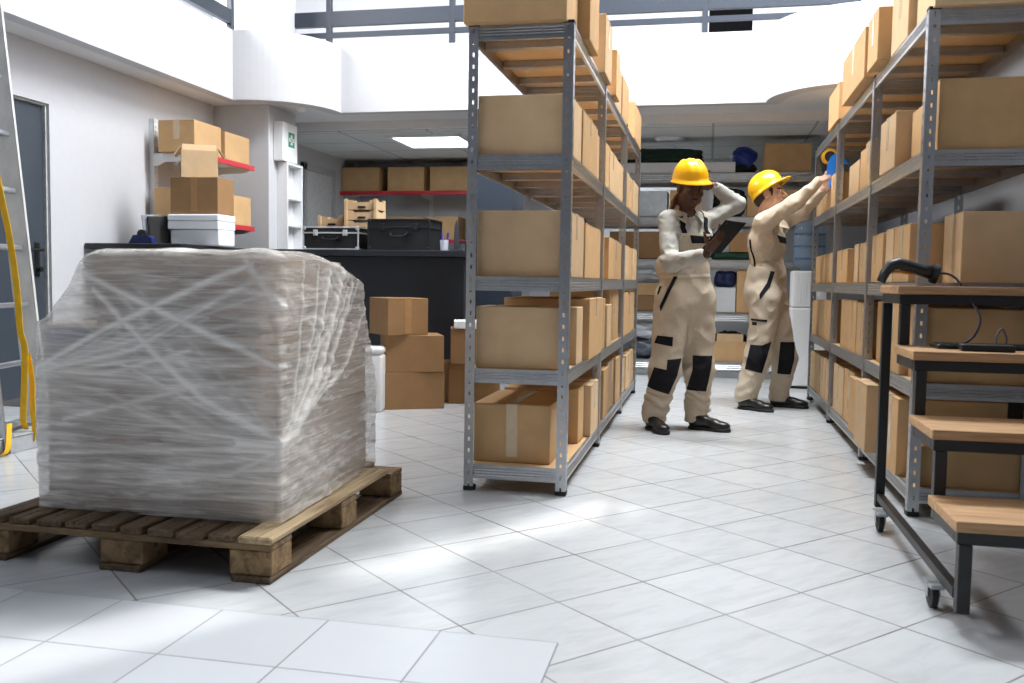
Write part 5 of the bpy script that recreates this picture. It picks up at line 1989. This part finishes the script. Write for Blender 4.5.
def strap(src, pts, w, nm, mat, parent, o, toward):
    """webbing laid on a garment: points are dropped on to its surface"""
    bm = bmesh.new()
    bm.from_mesh(src.data)
    tree = BVHTree.FromBMesh(bm)
    bm.free()
    P = []
    for p in spline(pts, 6):
        q = p - Vector(o)
        hit = tree.find_nearest(q)
        P.append((hit[0] + hit[1] * .005, hit[1]))
    b = B()
    rings = []
    for i, (p, n) in enumerate(P):
        t_ = (P[min(i + 1, len(P) - 1)][0] - P[max(i - 1, 0)][0]).normalized()
        wd = t_.cross(n).normalized()
        rings.append([b.bm.verts.new(p + wd * w / 2 * a + n * .003 * c) for a, c in ((-1, -1), (1, -1), (1, 1), (-1, 1))])
    for a, c in zip(rings, rings[1:]):
        for j in range(4):
            b.bm.faces.new((a[j], a[(j + 1) % 4], c[(j + 1) % 4], c[j]))
    b.bm.faces.new(rings[0])
    b.bm.faces.new(rings[-1])
    return b.build(nm, mat, parent)


for q in (-1, 1):
    strap(shirt, [T(q * .085, .15, 1.215), T(q * .088, .13, 1.27), T(q * .092, .08, 1.335)], .030, 'strap', BLKC, woman, o, f2)
    strap(shirt, [T(q * .092, .075, 1.34), T(q * .095, .0, 1.40), T(q * .085, -.09, 1.34), T(q * .06, -.15, 1.22), T(q * .05, -.17, 1.10)], .030, 'strap', BEIGE, woman, o, f2)
shoe(o, (-.345, 5.835), (.45, -.9), woman, .98, .075)
shoe(o, (-.095, 5.905), (.95, -.30), woman, .98, .075)
helmet_parts(woman, basis((.42, -.90), -.17, .05), Hc + Vector((-.004, .010, .052)) - Vector(o), HATY, .97)
# braids hanging behind the neck
for k in range(9):
    q = (k - 4) / 4
    rr = random.Random(k)
    p0 = Hc + Rh @ Vector((-.050 - .012 * q, -.055 + .01 * q, .02 - .01 * k % 3))
    p1 = Hc + Vector((-.085 + .010 * q, .02 + .02 * q, -.06))
    p2 = Hc + Vector((-.100 + .014 * q, .015 + .025 * q, -.125))
    p3 = Hc + Vector((-.112 + .012 * q, .03 + .03 * q, -.165 - rr.uniform(0, .02)))
    b = B()
    pp = spline([p - Vector(o) for p in (p0, p1, p2, p3)], 8)
    b.tube(pp, [.0095 * (1 + .16 * math.sin(i * 1.9)) for i in range(len(pp))], 8)
    b.build('braid', BRAID, woman, smooth=True)
b = B()
bmesh.ops.create_uvsphere(b.bm, u_segments=24, v_segments=14, radius=1, matrix=Matrix.Translation(Hc - Vector(o) + Rh @ Vector((0, -.022, .016))) @ Rh.to_4x4() @ Matrix.Diagonal((.079, .092, .078, 1)))
b.build('hair', HAIRD, woman, smooth=True)
# tablet
t = thing('tablet', 'black tablet computer held up in the woman\'s hand', 'tablet', tc)
Rt = Matrix((eb, ea, nb)).transposed()
B().obox((0, 0, 0), (.178, .25, .009), Rt, .003).build('tablet_body', mottled('matt_black_shell', srgb(14, 14, 16), .6, amt=.05, spec=.2), t)
B().obox(-nb * .0052, (.158, .222, .0008), Rt).build('tablet_screen', mottled('dark_screen', srgb(20, 24, 34), .1), t)
B().obox(nb * .0052 + ea * .105 - eb * .07, (.016, .016, .0016), Rt, .0005).build('camera_lens', RUBBER, t)

# ------------------------------------------------------------------ the man reaching into the rack
o = (.42, 7.08, 0)
f2, l2 = Vector((.93, -.37, 0)).normalized(), Vector((.37, .93, 0)).normalized()
C0 = Vector((.425, 7.09, 0))
T = lambda l, f, z: C0 + l2 * l + f2 * f + Vector((0, 0, z))
C0_, lb_ = C0, l2
Hc = Vector((.418, 7.06, 1.586))
Rh = basis((.965, -.26), .12)
shR, elR, wrR = Vector((.385, 6.935, 1.375)), Vector((.585, 6.855, 1.505)), Vector((.745, 6.80, 1.658))
shL, elL, wrL = Vector((.50, 7.24, 1.385)), Vector((.665, 7.10, 1.455)), Vector((.788, 6.93, 1.615))
hipR, knR, anR = Vector((.415, 7.00, .84)), Vector((.372, 6.985, .42)), Vector((.292, 6.98, .11))
hipL, knL, anL = Vector((.475, 7.16, .84)), Vector((.575, 7.15, .42)), Vector((.535, 7.19, .11))
F = Field((.12, 6.66, .02), (.98, 7.42, 1.78), .004)
head(F, Hc, Rh, 1.03, 1.05, 1.03)
F.cone(Hc + Vector((-.01, 0, -.07)), T(-.0, -.03, 1.39), .056, .060, .03)
F.ell(T(0, -.01, 1.25), (.17, .10, .18), basis(f2), .04)
F.ell(T(0, 0, .97), (.14, .095, .17), basis(f2), .05)
for a, e, w in ((shR, elR, wrR), (shL, elL, wrL)):
    F.cone(a, e, .050, .042, .03)
    F.cone(e, w, .040, .028, .02)
for h_, k_, a_ in ((hipR, knR, anR), (hipL, knL, anL)):
    F.cone(h_, k_, .08, .056, .04)
    F.cone(k_, a_, .052, .037, .03)
    F.cone(a_, a_ + Vector((.06, -.02, -.06)), .034, .022, .02)
hand(F, wrR, Vector((.075, -.02, .035)), Vector((.35, .5, -.75)), Vector((.35, .35, .85)), [(.35, .8, .6), (.35, .85, .6), (.4, .9, .6), (.45, .9, .6)], .5, .02, 1.0)
hand(F, wrL, Vector((.04, -.095, .05)), Vector((.5, .1, .3)), Vector((-.2, .2, .9)), [(.4, .7, .5), (.45, .7, .5), (.5, .7, .5), (.5, .8, .5)], .5, .02, 1.0)
SKM = skinmat('light_skin', srgb(212, 170, 146), srgb(180, 122, 106))
man = F.mesh('person', SKM, None, o, face_mats(None, Rh, Hc, 1.03))
tag(man, 'person in yellow helmet and beige overalls over a sand sweater, reaching up with both arms', 'person')
F = Field((.12, 6.74, .86), (.90, 7.42, 1.76), .0045)
F.ell(T(0, -.015, 1.24), (.190, .122, .20), basis(f2), .04)
F.ell(T(0, -.005, 1.02), (.158, .118, .18), basis(f2), .05)
F.cone(T(-.12, -.01, 1.37), T(.12, -.01, 1.375), .066, .066, .04)
F.cone(shR, elR, .074, .058, .04)
F.cone(elR, wrR, .057, .036, .03)
F.cone(shL, elL, .072, .058, .04)
F.cone(elL, wrL, .056, .038, .03)
F.cone(T(0, -.02, 1.38), T(.0, -.015, 1.445), .082, .070, .02)
X, Y, Z = F.grid()
N1 = vnoise(X * 20, Y * 20, Z * 20, 23) * .4 + 1.7 * np.abs(vnoise(X * 10 + Z * 13, Y * 10, Z * 10 - X * 15, 25))
F.F += (N1 * .0065).astype(np.float32)
F.cone(T(0, 0, 1.36), T(0, .02, 1.53), .060, .063, .006, 'sub')
F.cone(wrR, wrR + (wrR - elR).normalized() * .06, .030, .034, .006, 'sub')
F.cone(wrL, wrL + (wrL - elL).normalized() * .06, .032, .036, .006, 'sub')
sweater = F.mesh('sweater', SAND, man, o)
b = B()
P_ = [T(-.045, .055, 1.43), T(-.02, .125, 1.385), T(-.01, .15, 1.335), T(-.07, .10, 1.345), T(-.085, .05, 1.40)]
vs = [b.bm.verts.new(p - Vector(o)) for p in P_]
vs2 = [b.bm.verts.new(p - Vector(o) + f2 * .008) for p in P_]
b.bm.faces.new(vs); b.bm.faces.new(vs2)
for i in range(5):
    b.bm.faces.new((vs[i], vs[(i + 1) % 5], vs2[(i + 1) % 5], vs2[i]))
b.build('collar', SAND, man)


def m_torso(F):
    F.ell(T(0, -.01, 1.22), (.192, .136, .18), basis(f2), .03)
    F.ell(T(0, -.005, 1.0), (.170, .140, .15), basis(f2), .05)
    F.ell(T(0, -.015, .86), (.178, .150, .16), basis(f2), .06)


ov = overalls((.12, 6.80, .03), (.72, 7.42, 1.33),
              [(hipR + Vector((0, 0, -.02)), knR + Vector((0, 0, -.03)), anR + Vector((.005, 0, .0)), .115, .094, .088), (hipL + Vector((0, 0, -.02)), knL + Vector((0, 0, -.03)), anL + Vector((.01, 0, -.03)), .110, .088, .080)],
              m_torso, dict(w=.115, z=1.30), T, f2, 31, man, o, .05, 1.05)
loc_ = lambda poly: [(x - o[0], z) for x, z in poly]
patch(ov, loc_([(.438, 1.022), (.468, 1.018), (.436, .906), (.412, .926)]), 'pocket_trim', BLKC, man)
patch(ov, loc_([(.412, .932), (.440, .912), (.368, .813), (.363, .85)]), 'pocket_trim', BLKC, man)
patch(ov, loc_([(.297, .951), (.33, .955), (.318, .898), (.289, .902)]), 'back_pocket_flap', BLKC, man, ny=.9)
patch(ov, loc_([(.31, .673), (.424, .668), (.421, .651), (.316, .659)]), 'pocket_trim', BLKC, man)
patch(ov, loc_([(.32, .649), (.354, .648), (.351, .625), (.321, .626)]), 'pocket_tab', BLKC, man)
patch(ov, loc_([(.314, .483), (.393, .481), (.431, .399), (.399, .276), (.28, .302)]), 'knee_pad', BLKC, man)
patch(ov, loc_([(.390, .480), (.457, .508), (.431, .399), (.399, .290)]), 'knee_pad_tab', BLKC, man, y_lim=(-9, .06))
patch(ov, loc_([(.534, .5), (.641, .499), (.634, .361), (.616, .257), (.522, .262)]), 'knee_pad', BLKC, man)
patch(ov, loc_([(.478, 1.281), (.567, 1.265), (.572, 1.226), (.499, 1.229)]), 'bib_pocket', BLKC, man, ny=.6)
for q in (-1, 1):
    strap(sweater, [T(q * .095, .14, 1.285), T(q * .10, .11, 1.36), T(q * .105, .04, 1.44), T(q * .10, -.06, 1.42), T(q * .085, -.13, 1.30), T(q * .07, -.15, 1.12), T(q * .06, -.15, 1.04)], .034, 'strap', BEIGE, man, o, f2)
strap(sweater, [T(-.17, -.09, 1.25), T(-.172, -.08, 1.15), T(-.168, -.06, 1.06)], .012, 'side_trim', BLKC, man, o, f2)
shoe(o, (.245, 6.985), (.80, -.50), man, 1.03, .115)
shoe(o, (.485, 7.195), (.96, -.20), man, 1.03, .10)
Rhat = basis((.965, -.26), .60)
helmet_parts(man, Rhat, Hc + Rh @ Vector((0, -.012, .040)) - Vector(o), HATY, 1.0)
F = Field(np.array(Hc) - .16, np.array(Hc) + .16, .004)
F.ell(Hc + Rh @ Vector((0, -.032, .020)), (.083, .092, .088), Rh, .02)
F.ell(Hc + Rh @ Vector((0, -.075, -.035)), (.062, .034, .050), Rh, .03)
for q in (-1, 1):
    F.ell(Hc + Rh @ Vector((q * .074, .032, .012)), (.008, .014, .030), Rh, .01)
X, Y, Z = F.grid()
F.F += (vnoise(X * 60, Y * 60, Z * 60, 4) * .006).astype(np.float32)
F.cone(Hc + Rh @ Vector((-.12, -.002, -.004)), Hc + Rh @ Vector((.12, -.002, -.004)), .028, .028, .006, 'sub')
F.ell(Hc + Rh @ Vector((0, .10, -.01)), (.12, .058, .10), Rh, .008, 'sub')
F.mesh('hair', HAIRD, man, o)
